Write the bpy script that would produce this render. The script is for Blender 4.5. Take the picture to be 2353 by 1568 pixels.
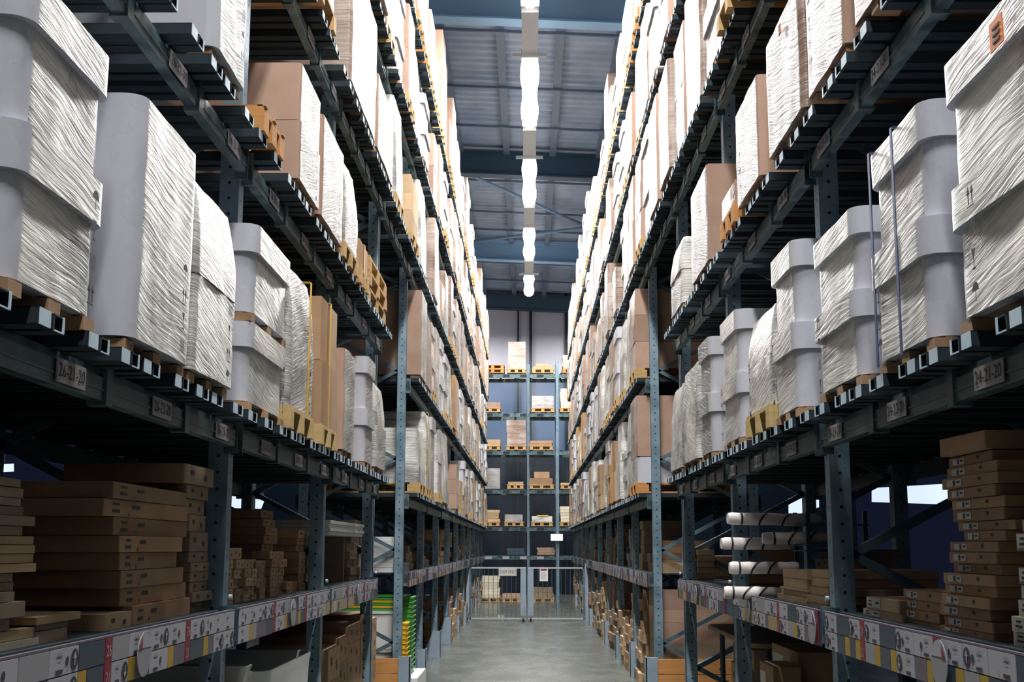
import bpy, bmesh, math, random
from mathutils import Vector, Matrix, noise
R = math.radians
for o in list(bpy.data.objects):
    bpy.data.objects.remove(o)
SC = bpy.context.scene
COL = SC.collection
# ------------------------------------------------------------------ camera
F, CX, CY, VX, VY, EYE = 2850.0, 1176.5, 784.0, 1213.0, 1258.0, 1.62
d = Vector((VX-CX, -(VY-CY), F)).normalized()          # the aisle direction in camera space (right, up, forward)
XW = Vector((d.z, 0, -d.x)).normalized()
ZW = Vector((d.y*XW.z-d.z*XW.y, d.z*XW.x-d.x*XW.z, d.x*XW.y-d.y*XW.x))
if ZW.y < 0: ZW = -ZW
cam_d = bpy.data.cameras.new('camera')
cam = bpy.data.objects.new('camera', cam_d); COL.objects.link(cam)
cam_d.sensor_fit = 'HORIZONTAL'; cam_d.sensor_width = 36.0; cam_d.lens = 36.0*F/2353.0
cam_d.clip_start = 0.05; cam_d.clip_end = 200
right = Vector((XW.x, d.x, ZW.x)); up = Vector((XW.y, d.y, ZW.y)); fwd = Vector((XW.z, d.z, ZW.z))
M3 = Matrix((right, up, -fwd)).transposed()
cam.matrix_world = Matrix.Translation((0, 0, EYE)) @ M3.to_4x4()
SC.camera = cam

def ray(px, py):
    v = Vector((px-CX, CY-py, F))
    return Vector((v.dot(XW), v.dot(d), v.dot(ZW)))
def onX(px, py, X):                                     # a point of the photo on the vertical plane at X: (Y, Z)
    r = ray(px, py); t = X/r.x
    return r.y*t, EYE+r.z*t
def onY(px, py, Y):                                     # a point of the photo on the cross plane at Y: (X, Z)
    r = ray(px, py); t = Y/r.y
    return r.x*t, EYE+r.z*t
# ------------------------------------------------------------------ world, exposure
W = bpy.data.worlds.new('world'); SC.world = W; W.use_nodes = True
W.node_tree.nodes['Background'].inputs[0].default_value = (0.10, 0.14, 0.36, 1)
W.node_tree.nodes['Background'].inputs[1].default_value = 0.055
vs = SC.view_settings
vs.view_transform = 'Standard'; vs.look = 'None'; vs.exposure = 0.0; vs.gamma = 1.0; vs.use_curve_mapping = False
SC.cycles.max_bounces = 6; SC.cycles.diffuse_bounces = 3; SC.cycles.glossy_bounces = 3
SC.cycles.transparent_max_bounces = 8; SC.cycles.sample_clamp_indirect = 4.0
LAMP_W = 200.0

def lamp_light(name, parent, loc, sx, sy, watt, col=(1.0, 0.985, 0.965), rot=(0, 0, 0)):
    l = bpy.data.lights.new(name, 'AREA'); l.shape = 'RECTANGLE'; l.size = sx; l.size_y = sy
    l.energy = watt; l.color = col
    o = bpy.data.objects.new(name, l); COL.objects.link(o)
    o.parent = parent; o.location = loc; o.rotation_euler = rot
    return o
# ------------------------------------------------------------------ materials
def mat(name, col=(0.5, 0.5, 0.5), rough=0.5, metal=0.0, spec=0.5):
    m = bpy.data.materials.new(name); m.use_nodes = True
    b = m.node_tree.nodes['Principled BSDF']
    b.inputs['Base Color'].default_value = (*col, 1); b.inputs['Roughness'].default_value = rough
    b.inputs['Metallic'].default_value = metal; b.inputs['Specular IOR Level'].default_value = spec
    return m
def N(m, t, **kw):
    n = m.node_tree.nodes.new(t)
    for k, v in kw.items():
        if hasattr(n, k): setattr(n, k, v)
    return n
def L(m, a, b): m.node_tree.links.new(a, b)
def ramp(m, fac, stops):
    r = N(m, 'ShaderNodeValToRGB'); e = r.color_ramp.elements
    while len(e) < len(stops): e.new(0.5)
    for i, (p, c) in enumerate(stops): e[i].position = p; e[i].color = (*c, 1) if len(c) == 3 else c
    L(m, fac, r.inputs[0]); return r
def coords(m, rnd=True):
    tc = N(m, 'ShaderNodeTexCoord')
    if not rnd: return tc.outputs['Object']
    oi = N(m, 'ShaderNodeObjectInfo'); k = N(m, 'ShaderNodeVectorMath', operation='MULTIPLY_ADD')
    mu = N(m, 'ShaderNodeMath', operation='MULTIPLY'); mu.inputs[1].default_value = 37.0
    L(m, oi.outputs['Random'], mu.inputs[0])
    k.inputs[1].default_value = (1, 1, 1)
    L(m, tc.outputs['Object'], k.inputs[0]); L(m, mu.outputs[0], k.inputs[2])
    return k.outputs[0]
def rough_noise(m, vec, scale, lo, hi, key='Roughness'):
    n = N(m, 'ShaderNodeTexNoise'); n.inputs['Scale'].default_value = scale; n.inputs['Detail'].default_value = 4
    L(m, vec, n.inputs['Vector'])
    mr = N(m, 'ShaderNodeMapRange'); mr.inputs[3].default_value = lo; mr.inputs[4].default_value = hi
    mr.inputs[1].default_value = 0.3; mr.inputs[2].default_value = 0.7
    L(m, n.outputs['Fac'], mr.inputs[0]); L(m, mr.outputs[0], m.node_tree.nodes['Principled BSDF'].inputs[key])
    return n
def steel(name, a, b, metal=0.35, ro=(0.35, 0.6), scale=7.0):
    m = mat(name, a, 0.5, metal); v = coords(m)
    n = rough_noise(m, v, scale, *ro)
    r = ramp(m, n.outputs['Fac'], [(0.35, a), (0.65, b)])
    L(m, r.outputs[0], m.node_tree.nodes['Principled BSDF'].inputs['Base Color'])
    return m
def film(name, dark, light, angle=0.1, bump=0.35, spec=0.6, sc=1.0, cover=0.0, ro=(0.16, 0.42)):
    """stretch film over cartons: cloudy patches where many turns overlap, fine taut creases along the turns"""
    m = mat(name, light, 0.3, 0, spec); B = m.node_tree.nodes['Principled BSDF']
    v = coords(m)
    w = N(m, 'ShaderNodeTexNoise'); w.inputs['Scale'].default_value = 1.1; w.inputs['Detail'].default_value = 2
    L(m, v, w.inputs['Vector'])
    dv = N(m, 'ShaderNodeVectorMath', operation='MULTIPLY_ADD'); dv.inputs[1].default_value = (0.0, 0.2, 0.16)
    L(m, w.outputs['Color'], dv.inputs[0]); L(m, v, dv.inputs[2])
    vr = N(m, 'ShaderNodeVectorRotate', rotation_type='X_AXIS'); vr.inputs['Angle'].default_value = angle
    L(m, dv.outputs[0], vr.inputs['Vector'])
    def streak(sy, sz, det, dist=0.0):
        sm = N(m, 'ShaderNodeVectorMath', operation='MULTIPLY'); sm.inputs[1].default_value = (1.5*sc, sy*sc, sz*sc)
        L(m, vr.outputs[0], sm.inputs[0])
        n = N(m, 'ShaderNodeTexNoise'); n.inputs['Scale'].default_value = 1.0; n.inputs['Detail'].default_value = det
        n.inputs['Roughness'].default_value = 0.6; n.inputs['Distortion'].default_value = dist; L(m, sm.outputs[0], n.inputs['Vector']); return n
    n1 = streak(4.5, 75.0, 5, 0.3); n3 = streak(1.3, 4.5, 3, 0.4)
    n2 = N(m, 'ShaderNodeTexNoise'); n2.inputs['Scale'].default_value = 1.9; n2.inputs['Detail'].default_value = 3
    L(m, v, n2.inputs['Vector'])
    a1 = N(m, 'ShaderNodeMath', operation='MULTIPLY_ADD'); a1.inputs[1].default_value = 0.55
    L(m, n1.outputs['Fac'], a1.inputs[0]); L(m, n2.outputs['Fac'], a1.inputs[2])
    a2 = N(m, 'ShaderNodeMath', operation='MULTIPLY_ADD'); a2.inputs[1].default_value = 1.0
    L(m, n3.outputs['Fac'], a2.inputs[0]); L(m, a1.outputs[0], a2.inputs[2])
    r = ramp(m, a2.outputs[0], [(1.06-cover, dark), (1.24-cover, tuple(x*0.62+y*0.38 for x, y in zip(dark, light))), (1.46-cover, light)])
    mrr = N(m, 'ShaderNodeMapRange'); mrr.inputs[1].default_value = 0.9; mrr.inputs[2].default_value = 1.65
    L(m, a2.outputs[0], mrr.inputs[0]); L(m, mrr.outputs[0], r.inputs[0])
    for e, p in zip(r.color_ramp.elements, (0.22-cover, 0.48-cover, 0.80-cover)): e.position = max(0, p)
    L(m, r.outputs[0], B.inputs['Base Color'])
    bs = N(m, 'ShaderNodeMath', operation='MULTIPLY_ADD'); bs.inputs[1].default_value = 0.6
    lw_ = N(m, 'ShaderNodeMath', operation='MULTIPLY'); lw_.inputs[1].default_value = 0.40; L(m, n1.outputs['Fac'], lw_.inputs[0])
    L(m, n3.outputs['Fac'], bs.inputs[0]); L(m, lw_.outputs[0], bs.inputs[2])
    bp = N(m, 'ShaderNodeBump'); bp.inputs['Strength'].default_value = bump; bp.inputs['Distance'].default_value = 0.016
    L(m, bs.outputs[0], bp.inputs['Height']); L(m, bp.outputs[0], B.inputs['Normal'])
    mr = N(m, 'ShaderNodeMapRange'); mr.inputs[3].default_value = ro[0]; mr.inputs[4].default_value = ro[1]
    L(m, n2.outputs['Fac'], mr.inputs[0]); L(m, mr.outputs[0], B.inputs['Roughness'])
    return m
def cardboard(name, a, b, rough=0.75):
    m = mat(name, a, rough, 0, 0.25); B = m.node_tree.nodes['Principled BSDF']
    v = coords(m); n = N(m, 'ShaderNodeTexNoise'); n.inputs['Scale'].default_value = 5; n.inputs['Detail'].default_value = 4
    L(m, v, n.inputs['Vector'])
    r = ramp(m, n.outputs['Fac'], [(0.3, a), (0.7, b)])
    oi = N(m, 'ShaderNodeObjectInfo'); h = N(m, 'ShaderNodeHueSaturation')
    mr = N(m, 'ShaderNodeMapRange'); mr.inputs[3].default_value = 0.78; mr.inputs[4].default_value = 1.2
    L(m, oi.outputs['Random'], mr.inputs[0]); L(m, mr.outputs[0], h.inputs['Value'])
    L(m, r.outputs[0], h.inputs['Color']); L(m, h.outputs[0], B.inputs['Base Color'])
    bp = N(m, 'ShaderNodeBump'); bp.inputs['Strength'].default_value = 0.15; bp.inputs['Distance'].default_value = 0.01
    L(m, n.outputs['Fac'], bp.inputs['Height']); L(m, bp.outputs[0], B.inputs['Normal'])
    return m
def wood(name, a, b):
    m = mat(name, a, 0.7, 0, 0.25); B = m.node_tree.nodes['Principled BSDF']; v = coords(m)
    s = N(m, 'ShaderNodeVectorMath', operation='MULTIPLY'); s.inputs[1].default_value = (2, 2, 25); L(m, v, s.inputs[0])
    n = N(m, 'ShaderNodeTexNoise'); n.inputs['Scale'].default_value = 2; n.inputs['Detail'].default_value = 5
    L(m, s.outputs[0], n.inputs['Vector'])
    r = ramp(m, n.outputs['Fac'], [(0.3, a), (0.7, b)]); L(m, r.outputs[0], B.inputs['Base Color'])
    return m
M = {}
M['steel'] = steel('galvanised_steel', (0.07, 0.12, 0.16), (0.13, 0.20, 0.24))
M['beam'] = steel('beam_steel', (0.025, 0.062, 0.078), (0.12, 0.18, 0.19), 0.2, (0.3, 0.6), 9)
M['bar'] = steel('crossbar_steel_shaded', (0.008, 0.020, 0.028), (0.015, 0.032, 0.045), 0.0, (0.75, 0.9))  # shade on the crossbar sides put into the colour
M['cap'] = steel('crossbar_end_lit', (0.44, 0.60, 0.72), (0.56, 0.70, 0.80), 0.0)  # paler than the bars: light on the aisle ends put into the colour
M['guard'] = steel('guard_steel', (0.26, 0.34, 0.42), (0.31, 0.39, 0.47), 0.1)
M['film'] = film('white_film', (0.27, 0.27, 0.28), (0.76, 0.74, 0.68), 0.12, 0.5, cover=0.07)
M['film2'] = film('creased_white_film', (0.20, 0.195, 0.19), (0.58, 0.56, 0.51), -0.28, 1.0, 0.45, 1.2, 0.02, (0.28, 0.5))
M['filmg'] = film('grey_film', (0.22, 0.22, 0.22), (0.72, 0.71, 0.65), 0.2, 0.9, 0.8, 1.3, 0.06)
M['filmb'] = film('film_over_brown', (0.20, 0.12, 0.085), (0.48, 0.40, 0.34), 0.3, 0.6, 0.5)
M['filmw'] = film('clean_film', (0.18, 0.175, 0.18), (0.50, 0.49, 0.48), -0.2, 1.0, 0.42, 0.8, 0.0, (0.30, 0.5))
M['white'] = mat('white_plastic_corner', (0.58, 0.59, 0.66), 0.24, 0, 0.6); rough_noise(M['white'], coords(M['white']), 9, 0.20, 0.36)
M['lidw'] = mat('white_lid', (0.54, 0.55, 0.60), 0.32)
M['card'] = cardboard('brown_cardboard', (0.33, 0.20, 0.11), (0.42, 0.27, 0.16))
M['cardp'] = cardboard('pinkish_cardboard', (0.36, 0.23, 0.17), (0.43, 0.29, 0.22))
M['cardd'] = cardboard('grey_brown_cardboard', (0.25, 0.19, 0.13), (0.33, 0.25, 0.17))
M['cream'] = cardboard('cream_carton', (0.66, 0.60, 0.46), (0.72, 0.66, 0.52))
M['cardy'] = cardboard('light_cardboard', (0.46, 0.32, 0.18), (0.54, 0.39, 0.24))
M['foot'] = cardboard('paper_block', (0.36, 0.22, 0.12), (0.44, 0.28, 0.16))
M['wood'] = wood('pallet_wood', (0.42, 0.26, 0.11), (0.58, 0.38, 0.17))
M['woodo'] = wood('orange_wood', (0.50, 0.22, 0.07), (0.62, 0.30, 0.10))
M['woody'] = wood('yellow_wood', (0.48, 0.34, 0.14), (0.60, 0.44, 0.20))
M['dark'] = mat('print_ink', (0.025, 0.025, 0.04), 0.6)
M['tagw'] = mat('tag_white', (0.34, 0.34, 0.38), 0.4); M['tagr'] = mat('tag_red', (0.20, 0.018, 0.035), 0.4)
M['tagy'] = mat('tag_yellow', (0.36, 0.23, 0.03), 0.45); M['tagd'] = mat('tag_dark', (0.035, 0.06, 0.09), 0.3)
M['tagp'] = mat('tag_mauve', (0.12, 0.10, 0.13), 0.35); M['tagg'] = mat('tag_grey', (0.25, 0.25, 0.27), 0.45)
M['plate'] = mat('plate_grey', (0.36, 0.34, 0.35), 0.5)
M['blue'] = mat('blue_strap', (0.02, 0.05, 0.17), 0.4); M['yel'] = mat('yellow_strap', (0.80, 0.46, 0.02), 0.45)
M['orange'] = mat('orange_label', (0.85, 0.22, 0.03), 0.5); M['blk'] = mat('black_strap', (0.01, 0.012, 0.02), 0.5)
M['green'] = mat('green_plastic', (0.07, 0.34, 0.06), 0.4); M['yelp'] = mat('yellow_plastic', (0.80, 0.48, 0.02), 0.4)
M['pwhite'] = mat('white_plastic', (0.76, 0.77, 0.76), 0.35); M['bundle'] = mat('white_bundle', (0.68, 0.63, 0.60), 0.6)
M['sticker'] = mat('sticker_white', (0.55, 0.54, 0.50), 0.5)
M['bolt'] = mat('bolt_zinc', (0.6, 0.65, 0.68), 0.3, 0.6)
def emis(name, col, s):
    m = mat(name, col, 0.5); B = m.node_tree.nodes['Principled BSDF']
    B.inputs['Emission Color'].default_value = (*col, 1); B.inputs['Emission Strength'].default_value = s
    return m
M['glow'] = emis('lamp_diffuser', (1.0, 0.97, 0.94), 45.0)
M['tube'] = emis('tube_glow', (0.85, 0.93, 1.0), 5.0)
M['screen'] = emis('screen_and_patch_glow', (0.72, 0.84, 1.0), 1.0)
M['fixt'] = mat('fixture_grey', (0.38, 0.40, 0.41), 0.45, 0.1)
# perforated post: rows of round and slotted holes
def perforated():
    m = steel('perforated_steel', (0.13, 0.22, 0.28), (0.22, 0.32, 0.39), 0.2)
    nt = m.node_tree; B = nt.nodes['Principled BSDF']; src = B.inputs['Base Color'].links[0].from_socket
    tc = N(m, 'ShaderNodeTexCoord'); sp = N(m, 'ShaderNodeSeparateXYZ'); L(m, tc.outputs['Object'], sp.inputs[0])
    md = N(m, 'ShaderNodeMath', operation='PINGPONG'); md.inputs[1].default_value = 0.0375; L(m, sp.outputs[2], md.inputs[0])
    cb = N(m, 'ShaderNodeCombineXYZ'); L(m, sp.outputs[0], cb.inputs[0]); L(m, sp.outputs[1], cb.inputs[1]); L(m, md.outputs[0], cb.inputs[2])
    mask = None
    for c in ((0, 0, 0.0), ):
        for ax in (0, 1):
            s = N(m, 'ShaderNodeMath', operation='POWER'); L(m, sp.outputs[ax], s.inputs[0]); s.inputs[1].default_value = 2
            z = N(m, 'ShaderNodeMath', operation='POWER'); L(m, md.outputs[0], z.inputs[0]); z.inputs[1].default_value = 2
            a = N(m, 'ShaderNodeMath', operation='ADD'); L(m, s.outputs[0], a.inputs[0]); L(m, z.outputs[0], a.inputs[1])
            l = N(m, 'ShaderNodeMath', operation='LESS_THAN'); L(m, a.outputs[0], l.inputs[0]); l.inputs[1].default_value = 0.0075**2
            if mask is None: mask = l.outputs[0]
            else:
                x = N(m, 'ShaderNodeMath', operation='MAXIMUM'); L(m, mask, x.inputs[0]); L(m, l.outputs[0], x.inputs[1]); mask = x.outputs[0]
    mx = N(m, 'ShaderNodeMixRGB'); L(m, mask, mx.inputs[0]); L(m, src, mx.inputs[1]); mx.inputs[2].default_value = (0.004, 0.008, 0.015, 1)
    L(m, mx.outputs[0], B.inputs['Base Color'])
    return m
M['perf'] = perforated()
# floor
def floor_mat():
    m = mat('polished_concrete', (0.3, 0.32, 0.29), 0.3); B = m.node_tree.nodes['Principled BSDF']; v = coords(m, False)
    s = N(m, 'ShaderNodeVectorMath', operation='MULTIPLY'); s.inputs[1].default_value = (1.0, 0.55, 1); L(m, v, s.inputs[0])
    n = N(m, 'ShaderNodeTexNoise'); n.inputs['Scale'].default_value = 2.2; n.inputs['Detail'].default_value = 8; n.inputs['Roughness'].default_value = 0.65
    L(m, s.outputs[0], n.inputs['Vector'])
    r = ramp(m, n.outputs['Fac'], [(0.3, (0.062, 0.072, 0.063)), (0.5, (0.083, 0.094, 0.082)), (0.75, (0.115, 0.127, 0.110))])
    L(m, r.outputs[0], B.inputs['Base Color'])
    mr = N(m, 'ShaderNodeMapRange'); mr.inputs[3].default_value = 0.20; mr.inputs[4].default_value = 0.34
    L(m, n.outputs['Fac'], mr.inputs[0]); L(m, mr.outputs[0], B.inputs['Roughness'])
    return m
M['floor'] = floor_mat()
M['deck'] = steel('roof_sheet', (0.40, 0.54, 0.72), (0.60, 0.72, 0.88), 0.05, (0.4, 0.65), 1.5)
M['purlin'] = mat('purlin_paint', (0.18, 0.25, 0.35), 0.5)
M['beamblue'] = mat('blue_beam_paint', (0.36, 0.64, 0.94), 0.5); M['beamdark'] = mat('dark_beam_paint', (0.05, 0.11, 0.17), 0.5)
M['rod'] = mat('tie_rod_paint', (0.28, 0.45, 0.65), 0.5)
M['wallw'] = mat('white_wall_panel', (0.66, 0.66, 0.74), 0.55); M['walld'] = mat('wall_shade_and_seam', (0.010, 0.020, 0.036), 0.3); M['wallm'] = mat('wall_half_shade', (0.10, 0.16, 0.27), 0.3)  # the darker wall tones stand for light fading down one wall
M['wallside'] = mat('dark_wall', (0.02, 0.035, 0.07), 0.8)

# ------------------------------------------------------------------ mesh builder
class MB:
    def __init__(s): s.v = []; s.f = []; s.mi = []; s.mats = []
    def m(s, k):
        if k not in s.mats: s.mats.append(k)
        return s.mats.index(k)
    def poly(s, pts, k):
        b = len(s.v); s.v += [tuple(p) for p in pts]; s.f.append(tuple(range(b, b+len(pts)))); s.mi.append(s.m(k))
    def box(s, x0, x1, y0, y1, z0, z1, k, kf=None):
        x0, x1 = min(x0, x1), max(x0, x1); y0, y1 = min(y0, y1), max(y0, y1); z0, z1 = min(z0, z1), max(z0, z1)
        b = len(s.v)
        s.v += [(x0, y0, z0), (x1, y0, z0), (x1, y1, z0), (x0, y1, z0), (x0, y0, z1), (x1, y0, z1), (x1, y1, z1), (x0, y1, z1)]
        fs = [(0, 3, 2, 1), (4, 5, 6, 7), (0, 1, 5, 4), (2, 3, 7, 6), (1, 2, 6, 5), (3, 0, 4, 7)]
        for i, q in enumerate(fs):
            s.f.append(tuple(b+j for j in q)); s.mi.append(s.m(k if kf is None or i not in kf else kf[i]))
    def prism(s, a, b, w, h, k):                           # a bar of section w x h from a to b
        a = Vector(a); b = Vector(b); t = (b-a).normalized()
        u = t.cross(Vector((0, 0, 1)));
        if u.length < 1e-4: u = Vector((1, 0, 0))
        u.normalize(); n = t.cross(u).normalized(); c = []
        for p in (a, b):
            for (i, j) in ((-1, -1), (1, -1), (1, 1), (-1, 1)): c.append(p+u*(i*w/2)+n*(j*h/2))
        o = len(s.v); s.v += [tuple(p) for p in c]
        for q in ((0, 1, 2, 3), (7, 6, 5, 4), (0, 4, 5, 1), (1, 5, 6, 2), (2, 6, 7, 3), (3, 7, 4, 0)):
            s.f.append(tuple(o+j for j in q)); s.mi.append(s.m(k))
    def tube(s, a, b, r, k, n=10, r2=None):
        a = Vector(a); b = Vector(b); t = (b-a).normalized(); r2 = r if r2 is None else r2
        u = t.orthogonal().normalized(); w = t.cross(u); o = len(s.v)
        for p, rr in ((a, r), (b, r2)):
            for i in range(n):
                g = 2*math.pi*i/n; s.v.append(tuple(p+(u*math.cos(g)+w*math.sin(g))*rr))
        for i in range(n):
            j = (i+1) % n; s.f.append((o+i, o+j, o+n+j, o+n+i)); s.mi.append(s.m(k))
        s.f.append(tuple(o+i for i in range(n))); s.mi.append(s.m(k)); s.f.append(tuple(o+n+i for i in range(n))); s.mi.append(s.m(k))
    def build(s, name, parent=None, origin=(0, 0, 0), smooth=False, fix=True):
        me = bpy.data.meshes.new(name); ox, oy, oz = origin
        me.from_pydata([(x-ox, y-oy, z-oz) for x, y, z in s.v], [], s.f)
        for k in s.mats: me.materials.append(M[k])
        me.polygons.foreach_set('material_index', s.mi)
        if fix:
            b = bmesh.new(); b.from_mesh(me); bmesh.ops.recalc_face_normals(b, faces=b.faces); b.to_mesh(me); b.free()
        if smooth:
            me.polygons.foreach_set('use_smooth', [True]*len(me.polygons)); me.set_sharp_from_angle(angle=R(42))
        me.update()
        o = bpy.data.objects.new(name, me); COL.objects.link(o)
        if parent is not None: o.parent = parent
        else: o.location = origin
        return o
def inst(o, parent, name=None, loc=None):
    c = o.copy(); COL.objects.link(c); c.parent = parent
    if loc is not None: c.location = loc
    return c
def thing(name, label, cat, loc=(0, 0, 0), group=None):
    o = bpy.data.objects.new(name, None); o.empty_display_size = 0.1; COL.objects.link(o); o.location = loc
    o['label'] = label; o['category'] = cat
    if group: o['group'] = group
    return o
def tag(o, label, cat, group=None, kind=None):
    o['label'] = label; o['category'] = cat
    if group: o['group'] = group
    if kind: o['kind'] = kind
    return o
def struct(o): o['kind'] = 'structure'; return o

ORD = ['first', 'second', 'third', 'fourth', 'fifth', 'sixth', 'seventh', 'eighth', 'ninth', 'tenth', 'eleventh', 'twelfth',
       'thirteenth', 'fourteenth', 'fifteenth', 'sixteenth', 'seventeenth', 'eighteenth', 'nineteenth', 'twentieth']
TENS = {2: 'twenty', 3: 'thirty', 4: 'forty', 5: 'fifty'}
def ordn(i):                                              # 1 -> first
    if i <= 20: return ORD[i-1]
    t, u = divmod(i, 10)
    return (TENS[t]+'-'+ORD[u-1]) if u else {2: 'twentieth', 3: 'thirtieth', 4: 'fortieth', 5: 'fiftieth'}[t]
SIDE = {-1: 'left', 1: 'right'}

# text as flat mesh polygons
_tc = {}
def text_polys(body, size):
    if (body, size) not in _tc:
        cu = bpy.data.curves.new('t', 'FONT'); cu.body = body; cu.size = size; cu.align_x = 'CENTER'; cu.align_y = 'CENTER'
        cu.resolution_u = 2
        o = bpy.data.objects.new('t', cu); COL.objects.link(o)
        dg = bpy.context.evaluated_depsgraph_get(); me = bpy.data.meshes.new_from_object(o.evaluated_get(dg))
        _tc[(body, size)] = ([tuple(v.co[:2]) for v in me.vertices], [tuple(p.vertices) for p in me.polygons])
        bpy.data.objects.remove(o); bpy.data.curves.remove(cu); bpy.data.meshes.remove(me)
    return _tc[(body, size)]
def add_text(mb, body, size, fn, k, sx=1.0):
    vs_, fs = text_polys(body, size)
    for f in fs: mb.poly([fn(vs_[i][0]*sx, vs_[i][1]) for i in f], k)

# ------------------------------------------------------------------ the building
mb = MB(); mb.box(-14, 14, -9, 44.2, -0.1, 0, 'floor'); struct(mb.build('floor'))
HW, YB = 11.5, 44.0
def roof_z(x): return 10.0 - 0.045*x
mb = MB()                                                # trapezoid sheet, ribs running across the aisle
yy = -6.0; pts = []
while yy < YB:
    pts += [(yy, 0.0), (yy+0.11, 0.0), (yy+0.15, 0.05), (yy+0.26, 0.05)]; yy += 0.30
for i in range(len(pts)-1):
    (a, h), (b, g) = pts[i], pts[i+1]
    mb.poly([(-HW, a, roof_z(-HW)+0.72+h), (HW, a, roof_z(HW)+0.72+h), (HW, b, roof_z(HW)+0.72+g), (-HW, b, roof_z(-HW)+0.72+g)], 'deck')
struct(mb.build('ceiling', fix=False))
n = 0
for yb, kk in ((1.8, 'beamdark'), (10.3, 'beamdark'), (18.84, 'beamblue'), (27.35, 'beamdark'), (35.9, 'beamblue'), (43.6, 'beamdark')):
    n += 1; mb = MB()
    for (z0, z1, w) in ((0.0, 0.03, 0.15), (0.03, 0.55, 0.012), (0.55, 0.58, 0.15)):
        xs = (-HW, HW)
        for x0, x1 in ((-HW, HW),):
            c = []
            for x in (x0, x1):
                for (yo, zo) in ((-w, z0), (w, z0), (w, z1), (-w, z1)): c.append((x, yb+0.15+yo, roof_z(x)+zo))
            o = len(mb.v); mb.v += c
            for q in ((0, 1, 2, 3), (7, 6, 5, 4), (0, 4, 5, 1), (1, 5, 6, 2), (2, 6, 7, 3), (3, 7, 4, 0)):
                mb.f.append(tuple(o+j for j in q)); mb.mi.append(mb.m(kk))
    struct(mb.build('trim_%d' % n))
for i in range(-9, 10):                                   # joists along the aisle
    x = 0.04+(i+0.5)*1.06; n += 1; mb = MB()
    mb.box(x-0.05, x+0.05, -6, YB, roof_z(x)+0.54, roof_z(x)+0.72, 'purlin')
    mb.box(x-0.075, x+0.075, -6, YB, roof_z(x)+0.53, roof_z(x)+0.545, 'purlin'); struct(mb.build('trim_%d' % n))
for y in (6.0, 14.5, 20.5, 23.2, 25.5, 29.5, 32.4, 34.3, 38.4, 41.0):   # light cross rails and pipes
    n += 1; mb = MB()
    mb.prism((-HW, y, roof_z(-HW)+0.5), (HW, y, roof_z(HW)+0.5), 0.05, 0.05, 'purlin'); struct(mb.build('trim_%d' % n))
def tie(p, q):
    mb = MB(); mb.tube(p, q, 0.045, 'rod', 8); return mb.build('roof_tie')
for j, (a, b) in enumerate((((-2.0, 27.7), (3.4, 35.6)), ((4.2, 31.4), (-2.4, 35.7)), ((-6, 19.2), (-2.0, 27.2)))):
    t = tie((a[0], a[1], roof_z(a[0])+0.35), (b[0], b[1], roof_z(b[0])+0.35))
    tag(t, ['thin blue-grey roof tie running down to the right beyond the dark beam', 'thin blue-grey roof tie rising to the right before the far blue beam',
            'thin blue-grey roof tie above the left racking between first two beams'][j], 'roof tie', 'diagonal ties under the roof')
mb = MB(); mb.box(-HW, HW, YB, YB+0.2, 0, 4.9, 'walld')  # light fall-off down the wall painted as darker bands
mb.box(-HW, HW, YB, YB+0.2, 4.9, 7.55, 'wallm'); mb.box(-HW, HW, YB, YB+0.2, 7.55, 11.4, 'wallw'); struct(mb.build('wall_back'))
for x in (0.1, -0.35, 1.38, 2.4, -1.9, -3.6, 4.2):
    n += 1; mb = MB(); w = 0.05 if x in (0.1, 1.38) else 0.03
    mb.box(x-w, x+w, YB-0.12, YB, 0, 11.2, 'walld'); struct(mb.build('trim_%d' % n))
# unseen lamps added to wash the end wall follow the aisle row
# ------------------------------------------------------------------ lamps over the aisle
ZL = 9.0
def lamp(y0, y1, label):
    t = thing('ceiling_lamp', label, 'lamp', (0.03, (y0+y1)/2, ZL), 'lamps in the row over the aisle')
    h = (y1-y0)/2; b = MB(); b.box(-0.13, 0.13, -h, h, 0.04, 0.14, 'fixt'); b.box(-0.07, 0.07, -h, h, 0.14, 0.24, 'fixt')
    b.build('housing', t)
    b = MB(); pr = []
    for i in range(13):
        f = i/12; ww = 0.15*(0.45+0.55*math.sin(math.pi*min(1, max(0, f)))**0.45) if 0 < f < 1 else 0.07; pr.append((-h+0.03+(2*h-0.06)*f, ww))
    for (ya, wa), (yb_, wb) in zip(pr, pr[1:]):
        b.poly([(-wa, ya, 0.04), (wa, ya, 0.04), (wb, yb_, 0.04), (-wb, yb_, 0.04)], 'glow'); b.poly([(-wa*0.7, ya, 0), (wa*0.7, ya, 0), (wb*0.7, yb_, 0), (-wb*0.7, yb_, 0)], 'glow')
        for q in (-1, 1): b.poly([(q*wa, ya, 0.04), (q*wb, yb_, 0.04), (q*wb*0.7, yb_, 0), (q*wa*0.7, ya, 0)], 'glow')
    b.build('diffuser', t)
    b = MB()
    for yy in (-h*0.6, h*0.6): b.tube((0, yy, 0.24), (0, yy, 1.50), 0.012, 'fixt', 6)
    b.build('hanger', t)
    lamp_light('lamp_light', t, (0, 0, -0.03), 0.3, 2*h, LAMP_W)
pairs = [(-2.5, 0.9), (2.6, 6.0), (7.7, 11.1), (12.8, 16.25), (18.0, 21.25), (23.0, 26.4), (28.2, 31.6), (33.3, 36.3)]
DL = ['overhead', 'nearest', 'second', 'third', 'fourth', 'fifth', 'sixth', 'seventh']
for i, (a, b) in enumerate(pairs):
    m_ = (a+b)/2
    lamp(a, m_-0.03, 'glowing strip lamp over the aisle, nearer of the %s pair' % DL[i])
    lamp(m_+0.03, b, 'glowing strip lamp over the aisle, farther of the %s pair' % DL[i])
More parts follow.
